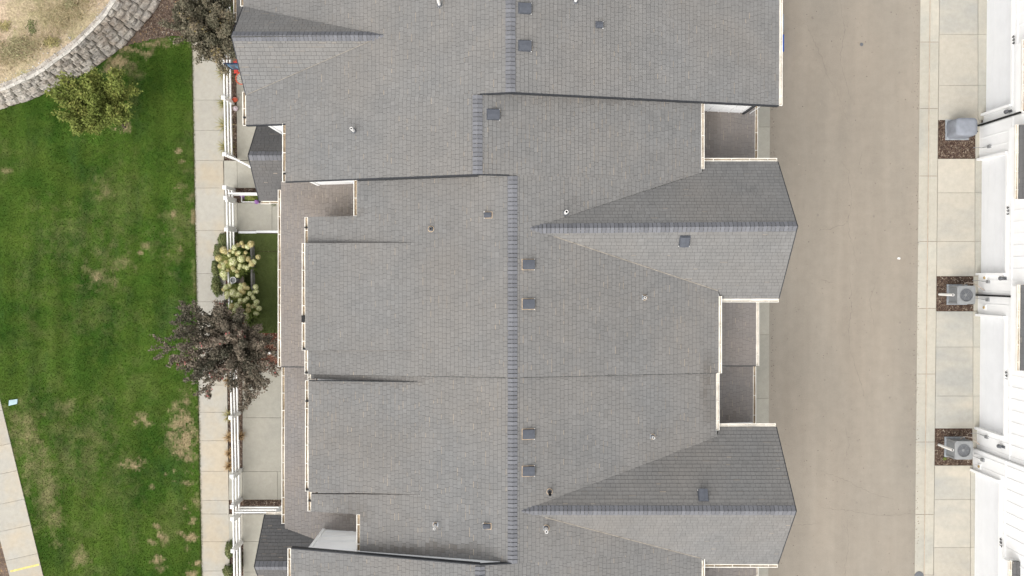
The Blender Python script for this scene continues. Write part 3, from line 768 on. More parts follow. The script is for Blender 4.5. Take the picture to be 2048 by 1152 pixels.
SL = .235
XA = P(1021, 300, 8.4).x
PA_W = Plane(XA, 0, 8.4, SL, 0); PA_E = Plane(XA, 0, 8.4, -SL, 0)
rb = PA_W.hit(955, 270); XB = rb.x; ZB = rb.z
PB_E = Plane(XB, 0, ZB, -SL, 0); PB_W = PA_W
rc = PB_E.hit(1025, 550); XC, ZC = rc.x, rc.z
PC_E = PB_E; PC_W = Plane(XC, 0, ZC, SL, 0)
PD_E = PC_E.shift(-.05); PD_W = PC_W.shift(-.05); ZD = ZC-.05
re_ = PD_E.hit(960, 1200); XE, ZE = re_.x, re_.z
PE_E = PD_E; PE_W = Plane(XE, 0, ZE, SL, 0)
UA = empty('townhouse', (0, 9, 0), 'northernmost grey-roofed townhouse, cross gable over the fence, cut by the photo top', 'townhouse', 'townhouses in the grey-roofed row')
UB = empty('townhouse', (-1, 4.6, 0), 'grey-roofed townhouse with its ridge shifted left and a dark gabled porch beside the open gate', 'townhouse', 'townhouses in the grey-roofed row')
UC = empty('townhouse', (0, 0, 0), 'middle grey-roofed townhouse beside the turf patch, with a long cross gable pointing at the alley', 'townhouse', 'townhouses in the grey-roofed row')
UD = empty('townhouse', (0, -7, 0), 'grey-roofed townhouse just below the middle one, brown strip along its raised roof panel', 'townhouse', 'townhouses in the grey-roofed row')
UE = empty('townhouse', (0, -12.5, 0), 'southernmost grey-roofed townhouse, cut by the photo bottom, its dark rake beside a white wall', 'townhouse', 'townhouses in the grey-roofed row')
U = dict(A=UA, B=UB, C=UC, D=UD, E=UE)

# --- A
roof_plane(UA, PA_W, [(1019,-160),(1021,184),(955,187.5),(492,211),(492,190),(767,71),(487,13),(484,-160)], 'x', -1, M_SH)
roof_plane(UA, PA_E, [(1021,184),(1558,210.5),(1559,-160),(1019,-160)], 'x', 1, M_SH, warmth=.03)
apx = PA_W.hit(767, 71)
tipA = Plane(0,0,apx.z,0,0).hit(463.5, 74); tipA.y = apx.y
vn, vs_ = PA_W.hit(487, 13), PA_W.hit(492, 190)
DN = plane3(apx, tipA, vn); DS = plane3(apx, tipA, vs_)
roof_plane(UA, DN, [(767,71),(464,74),(487,13)], 'y', 1, M_SH)
roof_plane(UA, DS, [(767,71),(464,74),(492,190)], 'y', -1, M_SH)
ridge(UA, (XA, P(0,184,8.4).y, 8.4), (XA, P(0,-160,8.4).y, 8.4), SL, SL)
ridge(UA, apx, tipA, abs(DN.b), abs(DS.b))
# --- B
roof_plane(UB, PB_W, [(955,187.5),(955,348),(571,363),(571,247.5),(492,250),(492,211)], 'x', -1, M_SH)
roof_plane(UB, PB_E, [(955,184),(1402,203),(1402,337),(1405,345),(1350,362),(1025,349),(955,348)], 'x', 1, M_SH, warmth=.10)
ridge(UB, (XB, P(0,348,ZB).y, ZB), (XB, P(0,189,ZB).y, ZB), SL, SL)
# --- C
roof_plane(UC, PC_W, [(1025,345),(1025,755),(620,749),(616,749),(616,700),(845,699),(845,486),(616,487.5),(616,434),(714,432),(714,352)], 'x', -1, M_SH)
roof_plane(UC, PC_E, [(1025,349),(1350,362),(1060,457),(1437,582),(1437,746),(1025,755)], 'x', 1, M_SH, warmth=.05)
ra = PC_W.hit(845, 486); rb_ = PC_W.hit(845, 700); rr = PC_W.hit(616, 590); rr = PC_W.shift(.24).hit(610.5, 590)
PCR = plane3(ra, rb_, rr)
roof_plane(UC, PCR, [(845,485.5),(845,700),(610.5,701),(610.5,486.5)], 'x', -1, M_SH, warmth=.02)
for y, oy in ((486.2, 1), (700.4, -1)):
    fascia(UC, PCR.hit(843, y), PCR.hit(612, y), .30, (0,oy,0), M_SHLOW, .012, -.01)
def cross(unit, apex_px, tip_px, main, vN, vS, polyN, polyS, eaveN, eaveS, wN=.01, wS=.01, xw=None):
    ap_ = main.hit(*apex_px); tip = Plane(0,0,ap_.z,0,0).hit(*tip_px); 
    N = plane3(ap_, tip, main.hit(*vN)); S_ = plane3(ap_, tip, main.hit(*vS))
    roof_plane(unit, N, polyN, 'y', 1, M_SH, warmth=wN); roof_plane(unit, S_, polyS, 'y', -1, M_SH, warmth=wS)
    ridge(unit, ap_, tip, abs(S_.b), abs(N.b))
    for pl, e in ((N, eaveN), (S_, eaveS)): 
        a, b = tip, pl.hit(*e); fascia(unit, a, b, .18, (1,0,0), M_FASCIA, .03)
    return ap_, tip, N, S_
cC = cross(UC, (1060,457), (1594.5,452.5), PC_E, (1405,345), (1437,582),
      [(1060,457),(1594.5,452.5),(1555,323),(1408,323),(1405,345)], [(1060,457),(1594.5,452.5),(1557,597.5),(1443,597.5),(1437,582)], (1555,323), (1557,597.5))
ridge(UC, (XC, P(0,755,ZC).y, ZC), (XC, P(0,351,ZC).y, ZC), SL, SL)
# --- D
roof_plane(UD, PD_W, [(1025,755),(1025,1129),(960,1140),(720,1118),(720,1029),(622,1023),(622,988),(840,989),(845,764),(845,764),(622,757),(622,749.5)], 'x', -1, M_SH, warmth=.06)
MB()
ra = PD_W.hit(843, 764); rb_ = PD_W.hit(840, 989); rr = PD_W.shift(.34).hit(617, 870)
PDR = plane3(ra, rb_, rr)
roof_plane(UD, PDR, [(845,764.5),(617,762),(617,983.5),(840,988.5)], 'x', -1, M_SH, warmth=.10)
fascia(UD, PDR.hit(835, 764.6), PDR.hit(617.5, 762), .12, (0,1,0), M_FASCIA, .02, .0)
fascia(UD, PDR.hit(838, 988.4), PDR.hit(617.5, 983.5), .46, (0,-1,0), M_SHLOW, .012, -.01)
roof_plane(UD, PD_E, [(1025,755),(1432,745.5),(1432,861),(1436,875),(1043,1022),(1350,1103),(1025,1128)], 'x', 1, M_SH, warmth=.05)
cD = cross(UD, (1043,1022), (1592,1022), PD_E, (1434,873), (1403,1117),
      [(1043,1022),(1592,1022),(1552,854),(1438,854),(1434,873)], [(1043,1022),(1592,1022),(1555,1128.5),(1409,1128.5),(1403,1117)], (1552,854), (1555,1128.5), .02, .01)
ridge(UD, (XC, P(0,1127,ZD).y, ZD), (XC, P(0,756,ZD).y, ZD), SL, SL)
def line_strip(name, unit, a, b, wd, m, up=.03):
    t = (b-a).normalized(); sd_ = Vector((-t.y, t.x, 0))*wd/2; u = Vector((0,0,up))
    link(name, mesh(name, [a+sd_+u, a-sd_+u, b-sd_+u, b+sd_+u], [(0,1,2,3)], m), unit)
line_strip('step_shadow', UC, PC_E.hit(1040,755.3), PC_E.hit(1434,746.2), .022, M_DECK, .012)  # dark strips painting the contact shadow along the C/D roof step, both slopes
line_strip('step_shadow', UC, PC_W.hit(1010,755.3), PC_W.hit(850,752.6), .022, M_DECK, .012)
line_strip('valley_flashing', UC, cC[0].lerp(PC_E.hit(1437,582), .12), PC_E.hit(1435,581.2), .035, M_VALLEY, .028)
line_strip('valley_flashing', UD, PD_E.hit(1090,1034.5), PD_E.hit(1401,1116), .035, M_VALLEY, .028)
line_strip('valley_flashing', UA, PA_W.hit(760,74), PA_W.hit(495,189), .02, M_VALLEY, .026)
# --- E
roof_plane(UE, PE_W, [(582,1098),(960,1131),(960,1300),(582,1300)], 'x', -1, M_SH)
roof_plane(UE, PE_E, [(960,1131),(1025,1128),(1350,1103),(1403,1117),(1403,1300),(960,1300)], 'x', 1, M_SH)
ridge(UE, (XE, P(0,1300,ZE).y, ZE), (XE, P(0,1132,ZE).y, ZE), SL, SL)
# rake fascias
fascia(UA, PA_E.hit(1021,184), PA_E.hit(1558,210.5), .22); fascia(UA, PA_W.hit(1021,184), PA_W.hit(960,187), .20)
fascia(UB, PB_W.hit(712,357.5), PB_W.hit(571,363), .16); fascia(UB, PB_W.hit(955,348), PB_W.hit(712,357.5), .50); fascia(UB, PB_W.hit(571,247.5), PB_W.hit(492,250), .16); fascia(UB, PB_E.hit(955,348), PB_E.hit(1018,349.5), .12)
fascia(UE, PE_W.hit(960,1131), PE_W.hit(582,1098), .24, (0,1,0)); fascia(UE, PE_E.hit(960,1131), PE_E.hit(1025,1128), .16, (0,1,0))
fascia(UA, tipA, DN.hit(487,13), .18, (-1,0,0), M_FASCIA, .03); fascia(UA, tipA, DS.hit(492,190), .18, (-1,0,0), M_FASCIA, .03)
# lower roofs
PLC = Plane(-7.24, 0, 4.4, .25, 0); PLD = Plane(-7.15, 0, 3.87, .25, 0); PLA = Plane(P(473,0,3.4).x, 0, 3.4, .25, 0)
roof_plane(UC, PLC, [(562,362),(722,356),(722,445),(632,445),(632,733),(562,733)], 'x', -1, M_SHLOW, warmth=.22)
roof_plane(UD, PLD, [(569.5,733),(632,733),(632,1015),(726,1015),(726,1122),(569.5,1100)], 'x', -1, M_SHLOW, warmth=.10)
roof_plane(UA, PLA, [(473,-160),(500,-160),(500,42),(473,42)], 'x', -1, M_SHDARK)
PGB = Plane(8.74, 0, 3.95, -.25, 0); PGC = PGB.shift(0); PGD = PGB.shift(-.38); PGE = PGB.shift(-.25)
roof_plane(UB, PGB, [(1396,203),(1509.6,207),(1509.6,323),(1396,323)], 'x', 1, M_SHLOW, warmth=.14)
roof_plane(UC, PGC, [(1430,594),(1512,594),(1512,731),(1430,731)], 'x', 1, M_SHLOW, warmth=.06)
roof_plane(UD, PGD, [(1420,731),(1506,731),(1506,853),(1420,853)], 'x', 1, M_SHLOW, warmth=.12)
roof_plane(UE, PGE, [(1398,1127),(1512,1127),(1512,1300),(1398,1300)], 'x', 1, M_SHLOW, warmth=.12)
fascia(UC, PLC.hit(562,733), PLC.hit(632,733), .30, (0,-1,0)); fascia(UC, PGC.hit(1430,731), PGC.hit(1512,731), .22, (0,-1,0))
# porch gables
def porch(unit, tip_px, zr, slope, xin_px, e_px_n, e_px_s, dirn):
    tip = P(*tip_px, zr); N = Plane(0, tip.y, zr, 0, -slope); S_ = Plane(0, tip.y, zr, 0, slope)
    inn = Vector((P(xin_px, tip_px[1], zr).x, tip.y, zr))
    def quad(pl, ye): return [(tip.x, tip.y), (inn.x, tip.y), (inn.x, ye), (tip.x, ye)]
    yn, ys_ = (e_px_n, e_px_s)
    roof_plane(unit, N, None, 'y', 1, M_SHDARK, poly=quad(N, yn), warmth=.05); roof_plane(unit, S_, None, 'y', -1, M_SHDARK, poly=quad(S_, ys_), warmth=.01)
    ridge(unit, inn, tip, slope, slope)
    for pl, ye in ((N, yn), (S_, ys_)): fascia(unit, tip, (tip.x, ye, pl.z(0, ye)), .16, (-1,0,0))
    return tip, N, S_
tB, BN, BS = porch(UB, (497,311), 4.8, .92, 625, P(0,311,4.8).y+1.57, P(0,402,3.35).y, 1)
tE, EN, ES = porch(UE, (509.5,1133), 4.5, .90, 720, P(0,1030,3.1).y, P(0,1133,4.5).y-1.55, 1)
# gutters
W_, E_, N_, S__ = (-1,0,0), (1,0,0), (0,1,0), (0,-1,0)
gutter(UA, (489.5,-160), (487.5,11), PA_W, W_); gutter(UB, (491.5,184), (492,250), PA_W, W_)
gutter(UB, (571.5,247.5), (571.5,363), PB_W, W_); gutter(UC, (714,361), (714,431), PC_W, W_)
gutter(UC, (616,435), (616,486), PC_W, W_); gutter(UC, (610.5,487), (610.5,700), PCR, W_, .75); gutter(UC, (616,701), (616,748), PC_W, W_, .8)
gutter(UD, (622,749.5), (622,759), PD_W, W_, .4)
gutter(UD, (617,762), (617,982), PDR, W_, .7); gutter(UD, (622,984), (622,1022), PD_W, W_, .8); gutter(UD, (720,1030), (720,1108), PD_W, W_)
gutter(UE, (582,1098), (582,1300), PE_W, W_); gutter(UC, (562,380), (562,733), PLC, W_, .8); gutter(UD, (569.5,734), (569.5,1047), PLD, W_, .9)
gutter(UA, (473,-160), (473,42), PLA, W_)
gutter(UA, (1559,-160), (1558,210), PA_E, E_, .15); gutter(UB, (1402,205), (1402,337), PB_E, E_, .45); gutter(UC, (1437,593), (1437,746), PC_E, E_, .2)
gutter(UD, (1432,746), (1432,860), PD_E, E_, .2); gutter(UE, (1403,1116), (1403,1300), PE_E, E_, .3)
gutter(UB, (1509.6,212), (1509.6,318), PGB, E_, .8); gutter(UC, (1512,602), (1512,731), PGC, E_, .2); gutter(UD, (1506,732), (1506,850), PGD, E_, .95); gutter(UE, (1510.5,1134), (1510.5,1300), PGE, E_, .4)
gutter(UC, (1409,323), (1554,323), cC[2], N_, .45); gutter(UC, (1444,597.5), (1557,597.5), cC[3], S__, .25)
gutter(UD, (1438,854), (1551,854), cD[2], N_, .3); gutter(UD, (1411,1128.5), (1555,1128.5), cD[3], S__, .55)
gutter(UB, (522,401.5), (557,401.5), BS, S__, .8); gutter(UE, (532,1030.5), (567,1030.5), EN, N_, .8)
for u_, px, py, pl, L_ in ((UC,606.5,637.5,PCR,.24),(UC,612.5,455,PC_W,.05),(UC,608,698,PCR,.05),(UC,613,745,PC_W,.05),(UB,569.5,347,PB_W,.05),(UB,489.5,235,PB_W,.05),(UD,614.5,979,PDR,.05),(UD,619.5,1002,PD_W,.05),(UD,614,802,PDR,.06)):
    p = pl.hit(px, py); MB().box(p.x-.055, p.x+.045, p.y-L_/2, p.y+L_/2, p.z-.09, p.z+.02).build('gutter_outlet', M_BLACK, u_)
finish_roofs()

# ---------------------------------------------------------------- walls of the grey-roofed row
def zt(pl, x): return pl.z(x, 0)-.14
yA0 = 6.10; yB1 = 5.30; yBC = PB_W.hit(955,348).y+.012; yCD = PC_W.hit(1025,755).y; yDE = PE_W.hit(582,1098).y-.05
wallprof(UA, [(-8.66,0),(-8.66,zt(PA_W,-8.66)),(XA,8.2),(8.74,zt(PA_E,8.74)),(8.74,0)], yA0, 14)
wallprof(UB, [(-8.66,0),(-8.66,zt(PB_W,-8.66)),(-7.25,zt(PB_W,-7.25)),(-7.25,0)], yB1, yA0-.01)
wallprof(UB, [(-7.25,0),(-7.25,zt(PB_W,-7.25)),(XB,ZB-.2),(6.5,zt(PB_E,6.5)),(6.5,0)], yBC, yA0-.005)
wallprof(UC, [(-5.45,0),(-5.45,zt(PC_W,-5.45)),(XC,ZC-.2),(6.95,zt(PC_E,6.95)),(6.95,0)], yCD, yBC-.005)
wallprof(UC, [(-7.05,0),(-7.05,zt(PC_W,-7.05)),(-5.46,zt(PC_W,-5.46)),(-5.46,0)], yCD, PC_W.hit(616,437).y)
wallprof(UD, [(-5.4,0),(-5.4,zt(PD_W,-5.4)),(XC,ZD-.2),(6.9,zt(PD_E,6.9)),(6.9,0)], yDE+.005, yCD-.005)
wallprof(UD, [(-6.95,0),(-6.95,zt(PD_W,-6.95)),(-5.41,zt(PD_W,-5.41)),(-5.41,0)], PD_W.hit(622,1020).y, yCD-.005)
wallprof(UE, [(-7.2,0),(-7.2,zt(PE_W,-7.2)),(XE,ZE-.2),(6.4,zt(PE_E,6.4)),(6.4,0)], -17, yDE)
for unit, (ap_, tip, N, S_), eN, eS in ((UC, cC, (1555,323), (1557,597.5)), (UD, cD, (1552,854), (1555,1128.5))):
    ny, sy = N.hit(*eN).y-.22, S_.hit(*eS).y+.22
    wallprofx(unit, [(sy,0),(ny,0),(ny,N.z(0,ny)-N.a*0-.2),(ap_.y,ap_.z-.22),(sy,S_.z(0,sy)-.2)], 6.99, 9.25)
# low garage bodies
for unit, y0, y1, pl in ((UB, cC[2].hit(1555,323).y-.15, yA0-.02, PGB), (UC, P(0,731,3.6).y, cC[3].hit(1557,597.5).y+.2, PGC), (UD, cD[2].hit(1552,854).y-.2, P(0,731,3.6).y-.01, PGD), (UE, -17, cD[3].hit(1555,1128.5).y+.1, PGE)):
    wallprof(unit, [(6.4,0),(6.4,pl.z(6.4,0)-.14),(9.05,pl.z(9.05,0)-.14),(9.05,0)], y0, y1, name='garage_wall')
    dd = MB(); m0, m1 = y0+.35, y1-.35
    for k in range(4): MB().box(9.055, 9.10, m0, m1, .05+k*.55, .05+k*.55+.535).build('garage_door_panel', M_DOOR, unit)
for k in range(4):
    MB().box(8.745, 8.79, 7.2, 11.8, .05+k*.55, .05+k*.55+.535).build('garage_door_panel', M_DOOR, UA)
    for unit, a, b in ((UC, -.4, 3.6), (UD, -10.1, -6.0)): MB().box(9.255, 9.30, a, b, .05+k*.55, .05+k*.55+.535).build('garage_door_panel', M_DOOR, unit)
# porch front walls, doors, posts, windows
wallprof(UC, [(-7.2,0),(-7.2,PLC.z(-7.2,0)-.14),(-5.47,PLC.z(-5.47,0)-.14),(-5.47,0)], PC_W.hit(616,437).y+.005, yBC-.01, name='porch_wall')
wallprof(UD, [(-7.1,0),(-7.1,PLD.z(-7.1,0)-.14),(-5.42,PLD.z(-5.42,0)-.14),(-5.42,0)], yDE+.01, PD_W.hit(622,1020).y-.005, name='porch_wall')
def door(unit, x, y, z=.12):
    dm = MB().box(x-.05, x, y-.46, y+.46, z, z+2.05).build('front_door', M_NAVY, unit)
    MB().box(x-.09, x-.05, y+.34, y+.38, z+.95, z+1.05).build('handle', M_METAL, dm)
def window(unit, x, y, z0, z1, hw, side):
    x2 = x+side*.05
    wf = MB(); 
    for a, b, c, d_ in ((y-hw-.09, y-hw, z0-.09, z1+.09), (y+hw, y+hw+.09, z0-.09, z1+.09), (y-hw, y+hw, z0-.09, z0), (y-hw, y+hw, z1, z1+.09), (y-.02, y+.02, z0, z1)):
        wf.box(min(x, x2), max(x, x2), a, b, c, d_)
    o = wf.build('window', M_WHITE2, unit); MB().box(min(x, x+side*.02), max(x, x+side*.02), y-hw, y+hw, z0, z1).build('pane', M_GLASS, o)
door(UB, -7.25, 4.2); door(UC, -7.2, 2.7); door(UD, -7.1, -9.0); door(UE, -7.2, -11.2); door(UA, -8.66, 9.6)
for u_, x, y, z0, z1, s in ((UA,-8.66,8.0,4.4,5.7,-1),(UC,-7.05,.6,.9,2.3,-1),(UC,-7.05,-1.6,.9,2.3,-1),(UD,-6.95,-5.2,.9,2.3,-1),(UE,-7.2,-13.5,4.4,5.6,-1),
                            (UA,8.74,8.4,4.2,5.5,1),(UA,8.74,11.0,4.2,5.5,1),(UC,9.25,1.6,4.0,5.2,1),(UD,9.25,-8.0,4.0,5.2,1)):
    window(u_, x, y, z0, z1, .6, s)
for u_, x, y, h in ((UB,-9.6,5.7,3.2),(UB,-9.6,3.05,3.2),(UC,-8.65,-.3,3.85),(UC,-8.65,-3.2,3.85),(UC,-8.65,2.6,3.85),(UD,-8.6,-3.9,3.3),(UD,-8.6,-6.6,3.3),(UD,-8.6,-9.2,3.3),(UE,-9.45,-9.6,2.95),(UE,-9.45,-12.2,2.95)):
    MB().box(x-.07, x+.07, y-.07, y+.07, .03, h).build('porch_post', M_WHITE2, u_)
wallprofx(UB, [(BS.y0-1.35,3.35),(BS.y0+1.35,3.35),(BS.y0,4.6)], -9.62, -9.55, name='porch_gable'); wallprofx(UE, [(ES.y0-1.35,3.1),(ES.y0+1.35,3.1),(ES.y0,4.3)], -9.46, -9.39, name='porch_gable')
# exposed wall patches: battens, corner boards
for k in range(6): MB().box(6.9+k*.42, 6.93+k*.42, yA0-.018, yA0-.003, 3.4, 6.1-.02*k).build('batten', M_WHITE2, UA)
MB().box(8.72, 8.80, yA0-.06, yA0+.05, 3.2, 6.15).build('downspout', M_FASCIA, UA)
MB().box(-8.70,-8.60, yB1-.03, yB1-.003, 3.0, 6.2).build('corner_board', M_WHITE2, UB)
MB().box(-7.30,-7.19, yBC-.03, yBC-.003, 3.0, 6.5).build('corner_board', M_WHITE2, UB)
MB().box(-7.25,-7.14, yDE+.003, yDE+.03, 3.0, 6.5).build('corner_board', M_WHITE2, UE)
for k in range(3): MB().box(-7.1, -5.6, yDE+.002, yDE+.014, 4.15+k*.62, 4.17+k*.62).build('siding_joint', M_DOOR, UE)

# ---------------------------------------------------------------- roof vents and pipes
def box_vent(unit, px, py, pl, w=.40, l=.34, h=.13, axis='x', m=None):
    c = pl.hit(px, py); sl = pl.a if axis == 'x' else pl.b
    dn = -1 if sl > 0 else 1
    ang = math.atan(abs(sl))
    r = empty('roof_vent', c, parent=unit)
    L_, W2 = w/2, l/2
    fl = MB().add([(-L_-.022,-W2-.018,.022),(L_+.018,-W2-.018,.022),(L_+.018,W2+.018,.022),(-L_-.022,W2+.018,.022)], [(0,1,2,3)])
    hd = MB().add([(-L_,-W2,.02),(L_,-W2,.05),(L_,W2,.05),(-L_,W2,.02),(-L_+.02,-W2+.015,.07),(L_,-W2+.015,h),(L_,W2-.015,h),(-L_+.02,W2-.015,.07),
                   (-L_+.02,0,.085),(L_,0,h+.015)],
                  [(4,5,9,8),(8,9,6,7),(0,1,5,4),(1,2,6,9,5),(2,3,7,6),(3,0,4,8,7)])
    rot = Matrix.Rotation(ang, 4, 'Y')
    if axis == 'x': R = Matrix.Rotation(0 if dn > 0 else math.pi, 4, 'Z') @ rot
    else: R = Matrix.Rotation(math.pi/2 if dn > 0 else -math.pi/2, 4, 'Z') @ rot
    for nm, mb, mt in (('flange', fl, M_SEAL if (unit in (UC, UD) and axis == 'x') else M_VENT), ('hood', hd, m or M_VENT)):
        o = link(nm, mesh(nm, mb.v, mb.f, mt), r); o.rotation_euler = R.to_euler(); o.location = c
    sc = MB(); sc.box(L_+.01, L_+.035, -W2-.02, -W2, .02, .04).box(L_+.01, L_+.035, W2, W2+.02, .02, .04)
    o = link('screws', mesh('screws', sc.v, sc.f, M_PVC), r); o.rotation_euler = R.to_euler(); o.location = c
for u_, px, py, pl in ((UA,1049,17,PA_E),(UA,1049,92,PA_E),(UB,986,229,PB_E),(UC,1056,529,PC_E),(UC,1056,608,PC_E),(UD,1056,868,PD_E),(UD,1056,942,PD_E)):
    box_vent(u_, px, py, pl)
box_vent(UA, 1198, 50, PA_E, .22, .20, .10); box_vent(UC, 977, 430, PC_W, .24, .19, .13); box_vent(UD, 975, 1052, PD_W, .24, .18, .14)
box_vent(UC, 1369, 481, cC[3], .38, .34, .13, 'y'); box_vent(UD, 1406, 992, cD[2], .36, .32, .20, 'y')
def pipe(unit, px, py, pl, h, r=.045, m=None, base=M_LEAD, seal=True):
    if unit in (UA, UB): base = None; seal = False
    c = pl.hit(px, py); p_ = empty('vent_pipe', c, parent=unit)
    sl = pl.a
    if base: 
        b = MB(); s = .10; b.add([(c.x+x, c.y+y, pl.z(c.x+x, c.y+y)+.02) for x, y in ((-s,-s*.8),(s,-s*.8),(s,s*.8),(-s,s*.8))], [(0,1,2,3)]); b.build('flashing', base, p_)
    if seal:
        b = MB(); b.lathe((c.x, c.y, c.z), [(r*2.2,.0),(r*2.15,.03),(r*1.8,.035)], 14); b.build('collar', M_SEAL, p_, smooth=False)
    b = MB(); b.lathe((c.x, c.y, c.z), [(r*1.9,.0),(r*1.3,.09),(r*1.05,.10)], 14); b.build('boot', M_METALD, p_)
    b = MB(); b.lathe((c.x, c.y, c.z), [(r,-.1),(r,h),(r*.72,h),(r*.72,h-.12)], 14); b.build('pipe', m or M_PVC, p_)
    b = MB(); b.lathe((c.x, c.y, c.z), [(r*.72,h-.10),(0,h-.10)], 14); b.build('opening', M_BLACK, p_)
pipe(UA, 879, 10, PA_W, 1.1, .05); pipe(UA, 1151, 3, PA_E, .25, .05, M_PVC, M_LEAD); pipe(UB, 708, 262, PA_W, .55, .05)
pipe(UC, 862, 458, PC_W, .12, .05, M_METALD, None, True); pipe(UB, 1131, 426, PC_E, .65, .06, M_PVC, None); pipe(UC, 1289, 595, PC_E, .18, .045)
pipe(UD, 1305, 873, PD_E, .30, .045); pipe(UD, 1099, 983, PD_E, .45, .05, M_BLACK, None); pipe(UD, 871, 1049, PD_W, .55, .04); pipe(UE, 1092, 1056, PE_E, .50, .055)

# ---------------------------------------------------------------- white garage townhouses on the right
def text(parent, s, x, y, z, size=.20):
    cu_ = bpy.data.curves.new('t', 'FONT'); cu_.body = s; cu_.size = size; cu_.extrude = .008; cu_.align_x = 'CENTER'; cu_.align_y = 'CENTER'; cu_.space_character = 1.15
    to = bpy.data.objects.new('t', cu_); COL.objects.link(to); bpy.context.view_layer.update()
    me = bpy.data.meshes.new_from_object(to.evaluated_get(bpy.context.evaluated_depsgraph_get())); bpy.data.objects.remove(to)
    me.name = 'house_number'; me.materials.clear(); me.materials.append(M_INK)
    o = link('house_number', me, parent); o.matrix_world = Matrix.Identity(4)
    o.location = (x, y, z); o.rotation_euler = Matrix(((0,0,-1),(-1,0,0),(0,1,0))).to_euler()   # local x -> -Y, local y -> +Z
    return o
RU = [  # number, wall base px x, party wall py top/bottom, door py0/py1, low roofs (px_left, py0, py1)
    ('699', 1963, -160, 247, -40, 228, [(2042,80,222)], 78),
    ('695', 1955.5, 247, 590, 322, 546, [(2029.5,250,398)], 421),
    ('691', 1955, 590, 896, 632, 853, [(2036,570,741)], 752),
    ('687', 1947.5, 896, 1300, 941, 1180, [(2024,1122,1300)], 1087)]
desc = {'699':'white townhouse garage front numbered 699 above its door, topmost at the right edge','695':'white garage townhouse numbered 695 between the two black downspouts',
        '691':'white garage townhouse numbered 691, below the black downspout of the air conditioner','687':'white garage townhouse numbered 687 at the lower right corner'}
for num, bpx, y0p, y1p, d0p, d1p, low, ntp in RU:
    xw = P(bpx, 548, 0).x; y1, y0 = P(0, y0p).y, P(0, y1p).y; dy1, dy0 = P(0, d0p).y, P(0, d1p).y
    u = empty('garage_townhouse', (xw+2, (y0+y1)/2, 0), desc[num], 'townhouse', 'white garage townhouses across the alley')
    x2 = xw+8; DHt = 2.15; wm = MB()
    wm.box(xw, x2, y0+.01, dy0, 0, 6); wm.box(xw, x2, dy1, y1-.01, 0, 6); wm.box(xw, x2, dy0, dy1, DHt, 6)
    wm.build('wall', M_WHITE, u)
    for k in range(4):
        MB().bevbox(0, 1, 0, 1, 0, 1, .0)
        p_ = MB(); z0 = .07+k*.52; p_.box(xw+.10, xw+.15, dy0, dy1, z0, z0+.512)
        o = p_.build('garage_door_panel', M_DOOR, u)
        g_ = MB(); nn = int((dy1-dy0)/.55)
    MB().box(xw+.155, xw+.2, dy0, dy1, .05, DHt).build('door_gap_backing', M_LEAD, u)
    for yy, sgn in ((dy0, -1), (dy1, 1)):
        MB().box(xw-.13, xw-.002, min(yy, yy+sgn*.10), max(yy, yy+sgn*.10), .07, DHt+.1).build('door_jamb', M_WHITE2, u)
    MB().box(xw-.04, xw-.002, dy0, dy1, DHt, DHt+.12).build('door_header', M_WHITE2, u)
    k = y0+.15
    while k < y1-.1:        # battens
        ind = dy0-.14 < k < dy1+.12
        MB().box(xw-.018, xw-.002, k, k+.035, DHt+.30 if ind else .2, 5.9).build('batten', M_WHITE2, u); k += .46
    MB().box(xw-.03, xw-.002, y0+.02, y1-.02, DHt+.42, DHt+.46).build('trim_band', M_WHITE2, u)
    text(u, num, xw-.055, P(0, ntp, 2.5).y, 2.36, .22)
    for lx, a, b in low:
        gz = 3.55; gx_ = P(lx, 500, gz).x; ya, yb = P(0, b, gz).y, P(0, a, gz).y
        pl = Plane(gx_, 0, gz+.02, .25, 0)
        roof_plane(u, pl, None, 'x', -1, M_SHDARK, poly=[(gx_+.10, ya), (gx_+3.2, ya), (gx_+3.2, yb), (gx_+.10, yb)])
        q0 = proj((gx_+.10, ya, pl.z(gx_+.1, 0))); q1 = proj((gx_+.10, yb, pl.z(gx_+.1, 0)))
        gutter(u, q1, q0, pl, (-1,0,0), 1.0)
        MB().box(gx_+.02, xw+8, ya+.05, yb-.05, gz-.5, gz-.13).build('soffit', M_WHITE, u)
PICK2 = {k: v for k, v in PICK.items() if k.startswith('garage')}
PICK.clear(); PICK.update(PICK2); finish_roofs()
def wall_x(py):
    for num, bpx, a, b, *_ in RU:
        if a <= py < b: return P(bpx, 548, 0).x
for i, (py, zt_) in enumerate(((250, 3.2), (590.5, 3.4))):
    y = P(0, 248 if i == 0 else 590.5, .5).y; x = P(1955.5, 548).x
    dsp = MB(); dsp.box(x-.09, x-.02, y-.035, y+.035, .12, zt_); dsp.bar((x-.055, y, .12), (x-.28, y, .06), .07, .07)
    tag(dsp.build('downspout', M_BLACK), ['black downspout between garage townhouses 699 and 695, behind the blue-grey covered box', 'black downspout between garage townhouses 695 and 691, behind the air conditioner'][i], 'downspout', 'black downspouts on the white wall')
